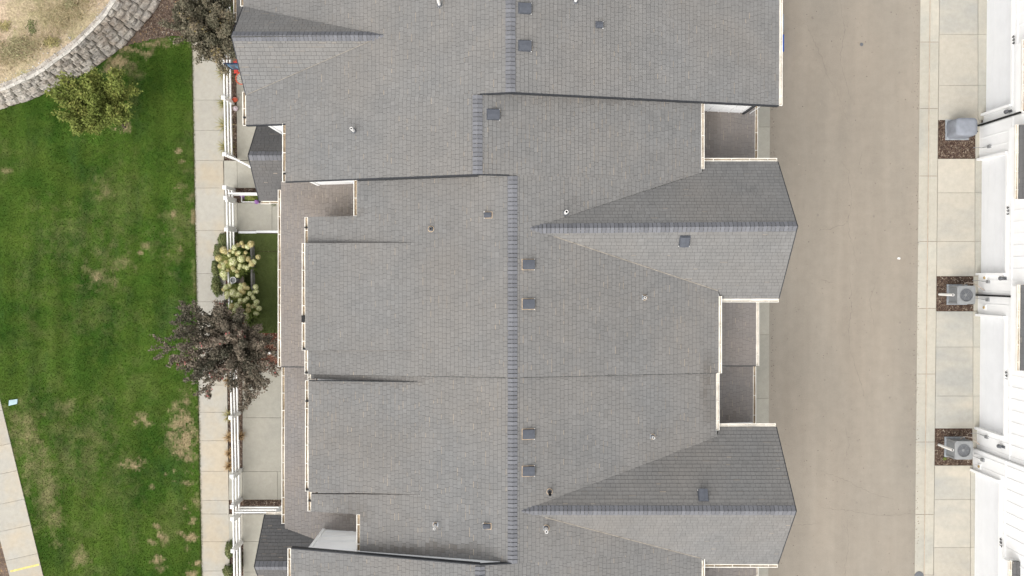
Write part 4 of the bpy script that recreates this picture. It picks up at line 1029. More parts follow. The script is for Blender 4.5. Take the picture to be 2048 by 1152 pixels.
# wall lamps (px, py at z~2.4)
for px, py, lab in ((2021,222,'beside the end bracket below number 699'), (2019,557,'below number 695, above the air conditioner'), (2012,894,'below number 691, by the lower air conditioner')):
    z = 2.15; p = P(px, py, z); x = wall_x(py)
    l = empty('wall_lamp', (x, p.y, z), 'small dark wall lamp ' + lab, 'wall lamp', 'dark lamps on the white garage wall')
    b = MB(); b.box(x-.03, x-.002, p.y-.05, p.y+.05, z-.09, z+.09); b.build('back_plate', M_METALD, l)
    b = MB(); b.lathe((x-.11, p.y, z-.10), [(.02,-.10),(.085,-.10),(.07,.04),(.02,.10),(0,.11)], 12); b.build('lamp_shade', M_METALD, l)
    b = MB(); b.bar((x-.03, p.y, z+.02), (x-.11, p.y, z+.02), .02, .02); b.build('arm', M_METALD, l)
for px, py, lab in ((1970,555.5,'above the left of the upper air conditioner'), (1970,615,'just below the upper air conditioner'), (1968,933,'just below the lower air conditioner')):
    z = .62; x = wall_x(py); y = P(px, py, z).y
    l = empty('dryer_outlet', (x, y, z), 'round bronze wall outlet on a white block ' + lab, 'wall outlet', 'bronze outlets low on the white wall')
    MB().box(x-.03, x-.002, y-.11, y+.11, z-.11, z+.11).build('mounting_block', M_WHITE2, l)
    b = MB(); b.tube([(x-.03, y, z), (x-.07, y, z)], .055, 12); b.build('spout', M_BRONZE, l)
for px, py, lab in ((1978,563.5,'over the upper air conditioner'), (1973,600,'beside the black downspout'), (1975,874,'over the lower air conditioner'), (1958,920,'below the lower air conditioner'), (1982,293,'over the gravel bed')):
    z = .9; x = wall_x(py); y = P(px, py, z).y
    l = empty('disconnect_box', (x, y, z), 'small grey electrical disconnect box with a conduit ' + lab, 'electrical box', 'grey boxes on the white wall')
    MB().box(x-.08, x-.002, y-.06, y+.06, z-.10, z+.10).build('case', M_METAL, l)
    b = MB(); b.tube([(x-.04, y, z-.1), (x-.05, y+.02, z-.45), (x-.12, y+.05, z-.62), (x-.35, y+.04, z-.66)], .014, 6); b.build('conduit', M_METAL, l)

# ---------------------------------------------------------------- air conditioners
def ac(cpx, cpy, label, src=None):
    z = .86; c = P(cpx, cpy, z); r = empty('air_conditioner', (c.x, c.y, 0), label, 'air conditioner', 'grey condensers on gravel beds')
    h = .38
    MB().box(c.x-h-.05, c.x+h+.05, c.y-h-.05, c.y+h+.05, .03, .09).build('base_pad', M_LEAD, r)
    b = MB(); b.box(c.x-h+.03, c.x+h-.03, c.y-h+.03, c.y+h-.03, .10, z-.06); b.build('coil', M_METALD, r)
    pm = MB()
    for sx in (-1, 1):
        for sy in (-1, 1): pm.box(c.x+sx*(h-.035)-.035, c.x+sx*(h-.035)+.035, c.y+sy*(h-.035)-.035, c.y+sy*(h-.035)+.035, .09, z-.05)
    pm.build('corner_post', M_METAL, r)
    lm = MB()
    for k in range(13): lm.bar((c.x-h, c.y-.012, 0), (c.x-h, c.y+.012, 0), .012, .012) if False else None
    me_ = MB().box(-.012, .012, -h+.07, h-.07, -.006, .006); ma = mesh('louver', me_.v, me_.f, M_METAL)
    me_ = MB().box(-h+.07, h-.07, -.012, .012, -.006, .006); mb2 = mesh('louver', me_.v, me_.f, M_METAL)
    for k in range(11):
        zz = .15+k*.06
        for sx in (-1, 1): o = link('louver', ma, r); o.location = (c.x+sx*(h-.015), c.y, zz)
        for sy in (-1, 1): o = link('louver', mb2, r); o.location = (c.x, c.y+sy*(h-.015), zz)
    # top: square plate with a round opening
    n = 32; R = .275; vs = []; fs = []
    for k in range(n):
        a = 2*math.pi*(k+.5)/n; ca, sa = math.cos(a), math.sin(a); q_ = h/max(abs(ca), abs(sa)); q_ = min(q_, h*1.32)
        vs += [(c.x+R*ca, c.y+R*sa, z), (c.x+q_*ca, c.y+q_*sa, z-.012), (c.x+q_*ca, c.y+q_*sa, z-.06), (c.x+R*ca, c.y+R*sa, z-.16)]
    for k in range(n):
        a, b_ = 4*k, 4*((k+1)%n); fs += [(a, a+1, b_+1, b_), (a+1, a+2, b_+2, b_+1), (a, b_, b_+3, a+3)]
    MB().add(vs, fs).build('top_cover', M_METAL, r)
    MB().lathe((c.x, c.y, 0), [(R,z-.16),(0,z-.16)], 24).build('fan_well', M_FASCIA, r)
    for k in range(4):
        a = k*math.pi/2+.4; f_ = MB(); e = []
        for (rr, da, dz) in ((.06,-.25,0),(.25,-.42,.02),(.25,.30,-.03),(.06,.35,-.02)): e.append((c.x+rr*math.cos(a+da), c.y+rr*math.sin(a+da), z-.12+dz))
        f_.add(e + [(p[0],p[1],p[2]-.008) for p in e], [(0,1,2,3),(7,6,5,4),(0,4,5,1),(1,5,6,2),(2,6,7,3),(3,7,4,0)]); f_.build('fan_blade', M_LID if False else M_PVC, r)
    b = MB(); b.lathe((c.x, c.y, z), [(.085,-.13),(.085,-.07),(.05,-.055),(0,-.05)], 16); b.build('fan_motor', M_METAL, r)
    gr = MB()
    for rr in (.08,.14,.20,.255):
        gr.tube([(c.x+rr*math.cos(2*math.pi*k/28), c.y+rr*math.sin(2*math.pi*k/28), z+.012-.1*(rr*rr)) for k in range(29)], .0035, 4, False)
    for k in range(6):
        a = k*math.pi/3; gr.tube([(c.x, c.y, z+.012), (c.x+.28*math.cos(a), c.y+.28*math.sin(a), z+.003)], .004, 4)
    gr.build('grille', M_METAL, r)
    ln = MB(); ln.tube([(c.x+.1, c.y+h, .35), (c.x+.2, c.y+h+.12, .42), (c.x+.5, c.y+h+.10, .5), (wall_x(cpy)-.0, c.y+h*.5, .55)], .022, 8); ln.build('refrigerant_line', M_COPPER, r)
    return r
ac(1933, 590, 'grey air conditioner with a top fan at the black downspout, upper of the two'); ac(1928, 901, 'grey air conditioner with a top fan on the lower gravel bed, small weed beside it')
for px, py, lab in ((1878,588.5,'white upright plastic vent pipe in gravel left of the upper air conditioner'), (1877,889,'white upright plastic vent pipe in gravel left of the lower air conditioner')):
    p = P(px, py, 0); b = MB(); b.lathe((p.x, p.y, 0), [(.055,.0),(.055,1.22),(.042,1.22),(.042,1.0),(0,1.0)], 14)
    r = empty('standpipe', p, lab, 'pipe', 'white standpipes beside the air conditioners'); b.build('pipe', M_PVC, r)
    MB().lathe((p.x, p.y, 1.17), [(.042,0),(0,0)], 12).build('opening', M_BLACK, r)
c = P(1934.5, 253, .85); r = empty('covered_box', (c.x, c.y, 0), 'blue-grey fabric-covered air conditioner by the black downspout', 'covered unit')
n = 28; vs = []; prof = [(1.06,.04),(1.03,.35),(1.0,.78),(.95,.84),(.6,.862),(0,.866)]
for s_, zz in prof:
    for k in range(n):
        a = 2*math.pi*k/n; ca, sa = math.cos(a), math.sin(a); e = (abs(ca)**6+abs(sa)**6)**(-1/6)
        wob = 1+.02*math.sin(5*a+zz*3)*(zz < .7); vs.append((c.x+.45*ca*e*s_*wob, c.y+.37*sa*e*s_*wob, zz))
fs = [(i*n+k, i*n+(k+1)%n, (i+1)*n+(k+1)%n, (i+1)*n+k) for i in range(5) for k in range(n)]
MB().add(vs, fs).build('fabric_cover', M_BLUEBOX, r, smooth=True)
MB().box(c.x-.52, c.x+.46, c.y-.44, c.y+.42, .03, .07).build('base_pad', M_LEAD, r)
MB().tube([(c.x+.44, c.y-.13, .5), (c.x+.6, c.y-.16, .55)], .03, 8).build('pipe_stub', M_BLACK, r)
# bins beside A's alley wall
for px0, y0p, y1p, m, nm, lab in ((1568,28,64,M_BING,'trash_bin','grey wheeled bin half hidden by the eave, above the blue one'), (1568.5,69,103,M_BIN,'recycling_bin','blue wheeled bin half hidden by the eave, below the grey one')):
    z = 1.0; x1 = P(px0, 0, z).x; a, b_ = P(0, y1p, z).y, P(0, y0p, z).y; r = empty(nm, (x1-.35, (a+b_)/2, 0), lab, 'bin', 'wheeled bins by the garage')
    t_ = MB(); vs = []
    for s_, zz in ((.80,.05),(.96,.96)):
        for sx, sy in ((-1,-1),(1,-1),(1,1),(-1,1)): vs.append((x1-.36+sx*.34*s_, (a+b_)/2+sy*(b_-a)/2*.95*s_, zz))
    t_.add(vs, [(3,2,1,0),(0,1,5,4),(1,2,6,5),(2,3,7,6),(3,0,4,7),(4,5,6,7)]); t_.build('bin_body', m, r)
    lm = MB(); lm.bevbox(x1-.72, x1, a, b_, .965, 1.04, .03); lm.build('lid', m, r)
    for sy in (a+.08, b_-.08): MB().tube([(x1-.66, sy-.03, .12), (x1-.66, sy+.03, .12)], .11, 14).build('wheel', M_BLACK, r)
V = []; F = []
for _ in range(900):
    e = random.random(); px = random.choice([1542+abs(random.gauss(0,5)), 1838-abs(random.gauss(0,7)), random.uniform(1560,1835)]) ; p = P(px, random.uniform(-40,1190)); s_ = random.uniform(.008,.022); a = random.uniform(0,6.3)
    k0 = len(V); V += [(p.x+s_*math.cos(a+q_)*random.uniform(.6,1.3), p.y+s_*math.sin(a+q_)*random.uniform(.6,1.3), .010) for q_ in (0,1.57,3.14,4.71)]; F.append((k0,k0+1,k0+2,k0+3))
tag(link('alley_grit', mesh('alley_grit', V, F, M_CHIP, tone=[random.random() for _ in F])), 'scattered grit and leaf bits along the alley edges', 'grit', kind='stuff')
# small things on the alley
b = MB(); p = P(1797, 516.5); b.add([(p.x-.06,p.y-.03,.012),(p.x+.05,p.y-.05,.02),(p.x+.07,p.y+.02,.03),(p.x-.03,p.y+.04,.018),(p.x,p.y,.045)], [(0,1,4),(1,2,4),(2,3,4),(3,0,4),(3,2,1,0)])
tag(b.build('paper_scrap', M_WHITE2), 'small crumpled white scrap lying on the asphalt', 'litter')
for px, py, rr, lab in ((1838,1152,.20,'round dark utility cover at the bottom of the gutter'), (1723,89,.07,'small round dark cap set in the asphalt near the top')):
    p = P(px, py); b = MB(); b.lathe((p.x, p.y, 0), [(rr,.0),(rr,.02),(rr*.86,.024),(rr*.82,.018),(0,.018)], 20)
    tag(b.build('utility_cover', M_METALD), lab, 'utility cover')
p = P(27, 804); r = MB(); r.add([(p.x+x, p.y+y, z) for z in (-.02, .04) for x, y in ((-.19,-.16),(.17,-.07),(.19,.13),(-.17,.08))], [(3,2,1,0),(4,5,6,7),(0,1,5,4),(1,2,6,5),(2,3,7,6),(3,0,4,7)])
tag(r.build('valve_box_lid', M_LID), 'pale blue square lid lying in the lawn', 'lid')

# ---------------------------------------------------------------- fences and gates
RZ = (.30, .70, 1.10)
def fence(name, a, b, label, gate=False, posts=(True, True), nmid=0, swing=False):
    """a,b: px of the top rail at z=1.14"""
    A, B = P(*a, 1.14), P(*b, 1.14); A.z = B.z = 0
    r = empty(name, A, label, 'gate' if gate else 'fence', 'white three-rail gates' if gate else 'white three-rail fences')
    t = (B-A).normalized(); L = (B-A).length
    for z in RZ:
        m_ = MB(); m_.bar(A+t*.06+Vector((0,0,z)), B-t*.06+Vector((0,0,z)), .05, .13); m_.build('rail', M_VINYL, r)
    if gate:
        for p in (A+t*.09, B-t*.09): 
            m_ = MB(); m_.bar(p+Vector((0,0,.12)), p+Vector((0,0,1.2)), .10, .09, Vector((t.y,-t.x,0))); m_.build('stile', M_VINYL, r)
        MB().box(A.x+t.x*.2-.05, A.x+t.x*.2+.07, A.y+t.y*.2-.05, A.y+t.y*.2+.05, .92, 1.06).build('latch', M_METALD, r) if False else None
    ps = ([A] if posts[0] else []) + [A.lerp(B, (i+1)/(nmid+1)) for i in range(nmid)] + ([B] if posts[1] else [])
    for p in ps:
        po = MB().box(p.x-.064, p.x+.064, p.y-.064, p.y+.064, -.02, 1.27).build('post', M_VINYL, r)
        MB().add([(p.x-.085,p.y-.085,1.27),(p.x+.085,p.y-.085,1.27),(p.x+.085,p.y+.085,1.27),(p.x-.085,p.y+.085,1.27),
                  (p.x-.075,p.y-.075,1.30),(p.x+.075,p.y-.075,1.30),(p.x+.075,p.y+.075,1.30),(p.x-.075,p.y+.075,1.30),(p.x,p.y,1.335)],
                 [(3,2,1,0),(0,1,5,4),(1,2,6,5),(2,3,7,6),(3,0,4,7),(4,5,8),(5,6,8),(6,7,8),(7,4,8)]).build('post_cap', M_VINYL, po)
fence('fence', (445,-90), (448.5,196), 'white three-rail fence under the dark tree and past the basketball hoop', nmid=1, posts=(False, True))
fence('fence', (448.5,196), (451,309), 'white three-rail fence from the two balls to the open gate', posts=(False, True))
fence('gate', (451.5,309), (505,336), 'white gate standing open, angled in toward the gabled porch', gate=True, posts=(False, False))
fence('fence', (451,375), (453,396), 'short white fence piece between two posts by the porch path', posts=(True, True))
fence('fence', (453,386.5), (535,386.5), 'white fence running from the short piece to the porch, over purple flowers', posts=(False, False))
fence('gate', (453.5,397), (454.5,459), 'closed white gate above the hydrangeas, at the bare patio', gate=True, posts=(False, True))
fence('fence', (454.5,459), (463,834), 'white three-rail fence mostly hidden by hydrangeas and the purple tree', posts=(False, True), nmid=1)
fence('fence', (463,834), (465.5,951), 'white three-rail fence below the purple tree, beside a bed with brown tufts', posts=(False, True))
fence('gate', (465.5,951), (466,1012), 'closed white gate between the brown tufts and the crosswise fence', gate=True, posts=(False, True))
fence('fence', (466,1012), (466.5,1036), 'short white fence piece at the end of the crosswise fence', posts=(False, True))
fence('fence', (466.5,1025), (585,1025), 'white fence running crosswise from the short piece to the house', posts=(False, False))
fence('gate', (466.5,1037), (467.5,1100), 'closed white gate below the crosswise fence', gate=True, posts=(False, True))
fence('fence', (467.5,1100), (470,1260), 'white three-rail fence running off the bottom of the photo', posts=(False, True))

# ---------------------------------------------------------------- plants
def leaves(name, C, size, m, parent, tones, flat=.5, kind='stuff', aspect=1.6):
    """C: (n,3) centres; small diamond leaves with random tilt"""
    n = len(C); a = rng.random(n)*2*math.pi; ti = (rng.random(n)-.5)*math.pi*flat; s = size*(.6+.8*rng.random(n))
    ux = np.stack([np.cos(a)*np.cos(ti), np.sin(a)*np.cos(ti), np.sin(ti)], -1)
    b = rng.random(n)*2*math.pi; vx = np.stack([-np.sin(a), np.cos(a), (rng.random(n)-.5)*1.4*flat], -1)
    ux *= (s*aspect/2)[:,None]; vx *= (s/2)[:,None]
    v = np.empty((n, 4, 3), np.float32); v[:,0] = C-ux; v[:,1] = C+vx-ux*.1; v[:,2] = C+ux; v[:,3] = C-vx-ux*.1
    return link(name, mesh(name, v.reshape(-1,3), np.arange(4*n).reshape(n,4), m, tone=np.clip(tones, 0, 1)), parent, kind)
def tree(name, base, crown_c, spread, nbr, leafm, nleaf, lsize, label, trunk_r=.07, droop=.15, seg=9, kindness='brush', clump=.13, toneb=0, heights=(.6,1.1), angs=None, trunk_h=None, cat='tree'):
    r = empty(name, base, label, cat)
    top = Vector((crown_c.x, crown_c.y, crown_c.z*.5)); B = Vector(base)
    tr = MB(); tr.tube([B-Vector((0,0,.1)), B.lerp(top, .5), top], [trunk_r*1.25, trunk_r, trunk_r*.8], 8); tr.build('trunk', M_BRANCH, r)
    pts = []; ton = []; bm_ = []
    for i in range(nbr):
        ang = 2*math.pi*i/nbr + random.uniform(-.25, .25); el = random.uniform(*heights)
        R = spread(ang)*(random.uniform(.55, 1.08) if i % 4 else random.uniform(.12, .5))
        end = Vector((crown_c.x+R*math.cos(ang), crown_c.y+R*math.sin(ang), crown_c.z + (el-.8)*1.6 + (1-R/3)*.5))
        start = B.lerp(top, random.uniform(.55, 1.0)); mid = start.lerp(end, .5) + Vector((0,0,.35))
        path = []
        for k in range(seg+1):
            t = k/seg; p = start*(1-t)**2 + mid*2*t*(1-t) + end*t*t; p.z -= droop*t*t*R
            path.append(p + Vector((random.uniform(-.04,.04), random.uniform(-.04,.04), 0))*t)
        bm_.append(path)
        subs = [(path, .25)]
        for _ in range(5):       # side twigs
            j = random.randint(2, seg-1); p0 = path[j]; dr_ = (path[j+1]-path[j-1]).normalized(); sd_ = Vector((-dr_.y, dr_.x, random.uniform(-.2,.5)))*random.choice((-1,1))
            Lt = R*random.uniform(.16,.34); q1 = p0 + (dr_*.8+sd_*.6).normalized()*Lt; tw = [p0.lerp(q1, u/4) for u in range(5)]; subs.append((tw, 0)); bm_.append(tw)
        shade = random.gauss(.45, .14)+toneb
        for pth, t0 in subs:
            m_ = int(nleaf/nbr/len(subs)*(1.8 if pth is path else .9))
            for _ in range(m_):
                t = random.uniform(t0, 1)*(len(pth)-1); k = min(int(t), len(pth)-2); p = pth[k].lerp(pth[k+1], t-k)
                fr = t/(len(pth)-1); s = clump*(1-.35*fr)
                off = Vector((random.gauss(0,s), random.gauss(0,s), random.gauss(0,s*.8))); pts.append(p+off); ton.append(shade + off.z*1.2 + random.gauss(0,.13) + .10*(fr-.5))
    br = MB()
    for p in bm_: br.tube(p, [max(.006, (.028 if len(p) > 6 else .010)*(1-.85*k/(len(p)-1))) for k in range(len(p))], 4, False)
    br.build('branches', M_BRANCH, r)
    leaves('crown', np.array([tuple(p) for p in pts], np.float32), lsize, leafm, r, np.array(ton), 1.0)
    return r
def radial(tbl):     # list of (angle_deg, radius)
    tbl = sorted(tbl)
    def f(a):
        a = math.degrees(a) % 360
        for (a0, r0), (a1, r1) in zip(tbl, tbl[1:]+[(tbl[0][0]+360, tbl[0][1])]):
            if a0 <= a < a1: return r0+(r1-r0)*(a-a0)/(a1-a0)
            if a0 <= a+360 < a1: return r0+(r1-r0)*(a+360-a0)/(a1-a0)
        return tbl[0][1]
    return f
# big purple-leaved tree: crown centre about px (455,685)
cc = P(456, 688, 3.3)
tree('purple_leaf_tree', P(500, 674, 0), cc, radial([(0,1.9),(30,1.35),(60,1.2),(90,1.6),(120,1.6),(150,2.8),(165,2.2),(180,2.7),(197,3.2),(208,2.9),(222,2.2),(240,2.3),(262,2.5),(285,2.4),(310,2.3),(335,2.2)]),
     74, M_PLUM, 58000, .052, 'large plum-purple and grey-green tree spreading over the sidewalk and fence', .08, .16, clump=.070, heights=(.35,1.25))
cc = P(417, 44, 3.3)
tree('dark_leaf_tree', P(452, 70, 0), cc, radial([(0,1.05),(40,1.05),(90,1.9),(140,1.5),(180,1.35),(215,1.5),(250,1.75),(290,1.85),(320,1.6)]),
     60, M_PLUMG, 56000, .052, 'dark grey-green tree over the sidewalk at the top of the photo', .07, .12, clump=.085, heights=(.4,1.2))
cc = P(190, 208, 2.6)
tree('young_green_tree', P(250, 256, 0), cc, radial([(0,1.7),(35,1.5),(70,1.35),(110,1.35),(140,1.75),(180,1.7),(215,1.25),(260,1.35),(290,1.25),(320,1.35)]),
     64, M_OLIVE, 46000, .055, 'young olive-green tree on the lawn below the block wall', .045, .02, clump=.115, heights=(.5,1.1), toneb=.05)

def shrub(name, c, rx, ry, h, n, m, label, lsize=.05, group=None, cat='shrub', spike=0):
    r = empty(name, c, label, cat, group)
    u = rng.random((n, 2)); a = u[:,0]*2*math.pi; rr = np.sqrt(u[:,1])*(.72+.22*np.sin(3*a+c.x*5)*np.cos(5*a)+.22*np.sin(11*a+c.y*9)*np.sin(17*a)+.14*rng.standard_normal(n)); rr = np.abs(rr)
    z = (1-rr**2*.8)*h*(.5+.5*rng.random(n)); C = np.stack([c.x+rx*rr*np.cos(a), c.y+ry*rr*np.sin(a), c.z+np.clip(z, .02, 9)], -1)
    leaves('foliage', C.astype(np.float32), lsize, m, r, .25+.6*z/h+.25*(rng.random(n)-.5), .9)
    st = MB()
    for k in range(7): st.tube([c+Vector((0,0,-.02)), c+Vector((rx*.6*math.cos(k*.9), ry*.6*math.sin(k*.9), h*.6))], .008, 4)
    st.build('stems', M_BRANCH, r)
    return r
# hydrangeas
def bloom_mesh(m, seed):
    rs = np.random.default_rng(seed); n = 90; k = np.arange(n)+.5; ph = np.arccos(1-1.35*k/n); th = math.pi*(1+5**.5)*k
    R = .5*(1+.06*rs.standard_normal(n)); c = np.stack([np.cos(th)*np.sin(ph)*R, np.sin(th)*np.sin(ph)*R, np.cos(ph)*R*.8], -1)
    nr = c/np.linalg.norm(c, axis=1)[:,None]; t = np.cross(nr, rs.standard_normal((n,3))); t /= np.linalg.norm(t, axis=1)[:,None]; b = np.cross(nr, t)
    s = .11; v = np.empty((n,4,3)); v[:,0] = c-t*s; v[:,1] = c+b*s+nr*.03; v[:,2] = c+t*s; v[:,3] = c-b*s+nr*.03
    return mesh('bloom', v.reshape(-1,3), np.arange(4*n).reshape(n,4), m, tone=rs.random(n))
BL = [bloom_mesh(M_BLOOM, 1), bloom_mesh(M_BLOOM, 2)]; BT = [bloom_mesh(M_BLOOMT, 3), bloom_mesh(M_BLOOMT, 4)]
def hydrangea(bpx, bpy_, rx, ry, blooms, label):
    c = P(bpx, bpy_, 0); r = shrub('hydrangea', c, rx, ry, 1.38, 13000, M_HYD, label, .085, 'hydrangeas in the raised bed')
    blooms = blooms + [(bpx+rx*47*math.cos(k*2.4)*math.sqrt(random.random())*.85, bpy_+ry*47*math.sin(k*2.4)*math.sqrt(random.random())*.9, random.uniform(5,9), int(k % 5 == 0)) for k in range(12)]
    for (px, py, d_, kind) in blooms:
        z = random.uniform(1.25, 1.42); p = P(px, py, z); o = link('bloom', (BT if kind else BL)[random.randint(0,1)], r)
        s = d_*(CAMH-z)/FPX; s *= 1.22; o.location = p; o.scale = (s, s, s*.85); o.rotation_euler = (random.uniform(-.3,.3), random.uniform(-.3,.3), random.uniform(0,6))
b1 = [(445,530,13,0),(466,524,15,0),(482,518,12,0),(469,495,9,0),(458,511,6,0),(447,548,13,0),(437,516,11,1),(446,500,12,1),(502,488,11,1),(495,494,9,0),(487,492,7,1),(516,514,8,1),(507,524,10,0),(496,518,9,1),
      (474,507,8,1),(452,504,8,1),(440,532,8,1),(465,536,7,1),(474,543,7,1),(480,531,7,0),(452,524,7,1),(455,541,6,1),(491,505,6,1),(483,486,7,1),(476,490,7,1),(500,530,6,0),(449,556,8,0),(460,501,6,1)]
b2 = [(481,577,10,0),(466,586,13,0),(452,574,9,0),(455,588,10,0),(483,581,9,1),(511,574,9,0),(513,583,7,0),(508,584,6,0),(495,576,7,1),(447,579,7,1),(459,571,8,0),(488,569,7,1),(473,590,8,0),(454,595,7,0)]
b3 = [(473,613,13,0),(469,622,8,0),(513,604,9,0),(518,617,9,0),(507,596,7,0),(511,609,7,0),(514,627,6,0),(463,612,9,1),(474,628,8,0),(504,613,6,0),(481,605,6,1),(505,592,6,0),(460,630,7,0),(466,640,6,1),(478,640,6,0)]
hydrangea(476, 528, .78, .75, b1, 'hydrangea with cream and faded tan heads above the stone bowl')
hydrangea(484, 584, .62, .42, b2, 'hydrangea with pale lime heads just below the stone bowl')
hydrangea(487, 620, .66, .48, b3, 'hydrangea with pale lime heads partly under the purple tree')
pl_ = empty('planter', P(478, 545), 'weathered grey board planter edge beside the artificial turf', 'planter')
for (x0, y0, x1, y1) in ((502,493,503.5,590),(478,492,502,492.5)):
    a, b_ = P(x0, y0, .42), P(x1, y1, .42); m_ = MB(); m_.bar(a-Vector((0,0,.2)), b_-Vector((0,0,.2)), .06, .42); m_.build('board', M_WOODG, pl_)
c = P(477, 560, 0); r = empty('stone_bowl', (c.x, c.y, 0), 'round tan stone bowl with a short grey column among the hydrangeas', 'bird bath')
c = P(474.5, 560, .55)
MB().lathe((c.x, c.y, 0), [(.16,0),(.12,.35),(.20,.5),(.28,.60),(.30,.62),(.27,.62),(.24,.55),(.0,.53)], 28).build('bowl', M_STONE, r, smooth=False)
MB().lathe((c.x-.0, c.y, 0), [(.11,.53),(.09,.9),(.12,1.05),(.125,1.12),(.10,1.12),(.09,1.07),(0,1.07)], 20).build('column', M_METAL, r)
MB().lathe((c.x, c.y, 1.112), [(.128,0),(.130,.018),(.112,.020)], 20).build('rim', M_WHITE2, r)
# spreading green edge shrubs beside the sidewalk
ns = 0
for px, py, rx, ry, n, lab in ((441,505,.28,.45,1500,'low grey-green shrub beside the topmost hydrangea'), (434,538,.22,.45,1400,'low green shrub beside the stone bowl, upper'), (435,572,.26,.50,1500,'low feathery green shrub beside the lower hydrangeas'),
                              (449,480,.26,.35,1100,'olive shrub at the foot of the closed gate above the hydrangeas'), (468,478,.25,.3,700,'olive sprig under the fence rails above the hydrangeas'),
                              (461,1098,.22,.42,1100,'dark green needle shrub below the lowest gate'), (458,1140,.25,.30,900,'dark green needle shrub at the bottom edge by the sidewalk'), (480,1120,.16,.5,800,'green shrub inside the fence at the bottom edge')):
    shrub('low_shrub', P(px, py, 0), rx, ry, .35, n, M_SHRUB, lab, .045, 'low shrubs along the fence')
shrub('flowering_plant', P(505, 396, 0), .34, .16, .35, 1200, M_HYD, 'bright green plant in the bed by the gabled porch', .05)
shrub('purple_flowers', P(515, 404, 0), .10, .09, .3, 260, M_PURPLE, 'clump of purple flowers at the porch corner', .045, cat='flowers')
shrub('purple_flowers', P(487, 392, 0), .16, .10, .22, 160, M_PURPLE, 'sparse purple flowers beside the white fence rail', .035, cat='flowers')
shrub('shade_plant', P(455, 30, 0), .3, .6, .3, 900, M_HYD, 'bright green plant behind the fence at the top of the photo', .06)
shrub('weed', P(1889, 917, .03), .09, .09, .08, 120, M_HYD, 'small green weed by the lower air conditioner', .03, cat='weed')
MB_ = MB(); a = P(484, 396, .2); 
wp = MB(); 
for (x0,y0,x1,y1) in ((484,391,484,404),(484,404,514,404)):
    p, q_ = P(x0,y0,.16), P(x1,y1,.16); wp.bar(p, q_, .025, .16)
tag(wp.build('planter_edging', M_VINYL), 'thin white edging around the purple flower bed', 'edging')
# ornamental grass tufts
def tuft(c, r_, h, n, m, label, group='ornamental grasses along the fence'):
    a = rng.random(n)*2*math.pi; l = r_*(.3+.9*rng.random(n)); hh = h*(.4+.6*rng.random(n)); w_ = .007
    b0 = np.stack([c.x+np.cos(a)*.05, c.y+np.sin(a)*.05, np.full(n, c.z)], -1); md = np.stack([c.x+np.cos(a)*l*.5, c.y+np.sin(a)*l*.5, c.z+hh], -1); tp_ = np.stack([c.x+np.cos(a)*l, c.y+np.sin(a)*l, c.z+hh*.6], -1)
    s = np.stack([-np.sin(a), np.cos(a), np.zeros(n)], -1)*w_
    v = np.stack([b0-s, b0+s, md+s, md-s, tp_], 1); V = v.reshape(-1,3); i = np.arange(n)*5
    F = np.concatenate([np.stack([i, i+1, i+2], -1), np.stack([i, i+2, i+3], -1), np.stack([i+3, i+2, i+4], -1)]); t = rng.random(n)
    o = link('ornamental_grass', mesh('ornamental_grass', V, F, m, tone=np.concatenate([t,t,t]))); o['kind'] = 'thing'
    del o['kind']; return tag(o, label, 'grass tuft', group)
for px, py, r_, m, lab in ((452,150,.5,M_TUFT,'straw-green grass tuft nearest the basketball hoop'), (453,208,.42,M_TUFT,'straw-green grass tuft level with the two balls'), (454,252,.52,M_TUFT,'second straw-green grass tuft above the open gate'), (455,296,.45,M_TUFT,'straw-green grass tuft right at the open gate'),
                          (461,829,.36,M_TUFT,'yellow-green grass tuft at the fence post below the purple tree'), (461,872,.32,M_TUFTB,'brown dried grass tuft, topmost beside the lower sidewalk fence'), (461,905,.28,M_TUFTB,'brown dried grass tuft, middle beside the lower sidewalk fence'), (461,930,.32,M_TUFTB,'brown dried grass tuft, lowest beside the closed gate'),
                          (484,870,.25,M_TUFTB,'thin dried grass tuft on the patio side of the fence'), (458,762,.28,M_TUFTB,'dried grass tuft under the edge of the purple tree'), (550,409,.14,M_HYD,'small green tuft at the porch gutter corner')):
    tuft(P(px, py, 0), r_, .35, 130 if m is not M_HYD else 60, m, lab)
# dry slope cover
n = 17000; sx = []; sy = []
poly_s = [(p.x, p.y) for p in tp] + [(far.x, far.y)]
X = rng.uniform(min(p[0] for p in poly_s), max(p[0] for p in poly_s), n*3); Y = rng.uniform(min(p[1] for p in poly_s), max(p[1] for p in poly_s), n*3)
k = inside_np(poly_s, X, Y); X, Y = X[k], Y[k]
capx = np.array([p.x for p in tp]); capy = np.array([p.y for p in tp]); dist = np.min(np.hypot(X[:,None]-capx, Y[:,None]-capy), axis=1)
dens = fbm(X, Y, .9, 44); keep = (rng.random(len(X)) < np.clip((dens-.34)*6, .03, 1)) & (dist > .5+.6*rng.random(len(X))); X, Y, dist = X[keep], Y[keep], dist[keep]
Z = WH + np.clip(dist*.075, 0, 1.0)
blades('dry_grass', X, Y, Z, .22, .010, M_STRAW, label='sparse straw-coloured dry grass on the slope above the block wall', cat='dry grass', lean=1.6)
for px, py, rx, ry, n, m, lab in ((66,50,.30,.42,420,M_SHRUB,'small green weed clump on the dry slope, nearest the wall top'), (103,84,.35,.25,360,M_TUFT,'yellow-brown clump on the dry slope close to the wall cap'),
                                  (28,92,.95,.60,1000,M_PALE,'wide grey-green clump on the dry slope at the left edge'), (140,8,.35,.22,260,M_PALE,'small green clump on the dry slope at the top edge'), (25,12,.3,.25,320,M_TUFT,'pale straw clump on the dry slope in the top left corner'), (10,50,.4,.3,320,M_TUFT,'straw-green clump on the dry slope between the corner and the wide clump')):
    c = on_slope(px, py); shrub('dry_clump', c, rx*1.2, ry*1.2, .15, n, m, lab, .04, 'weed clumps on the dry slope')
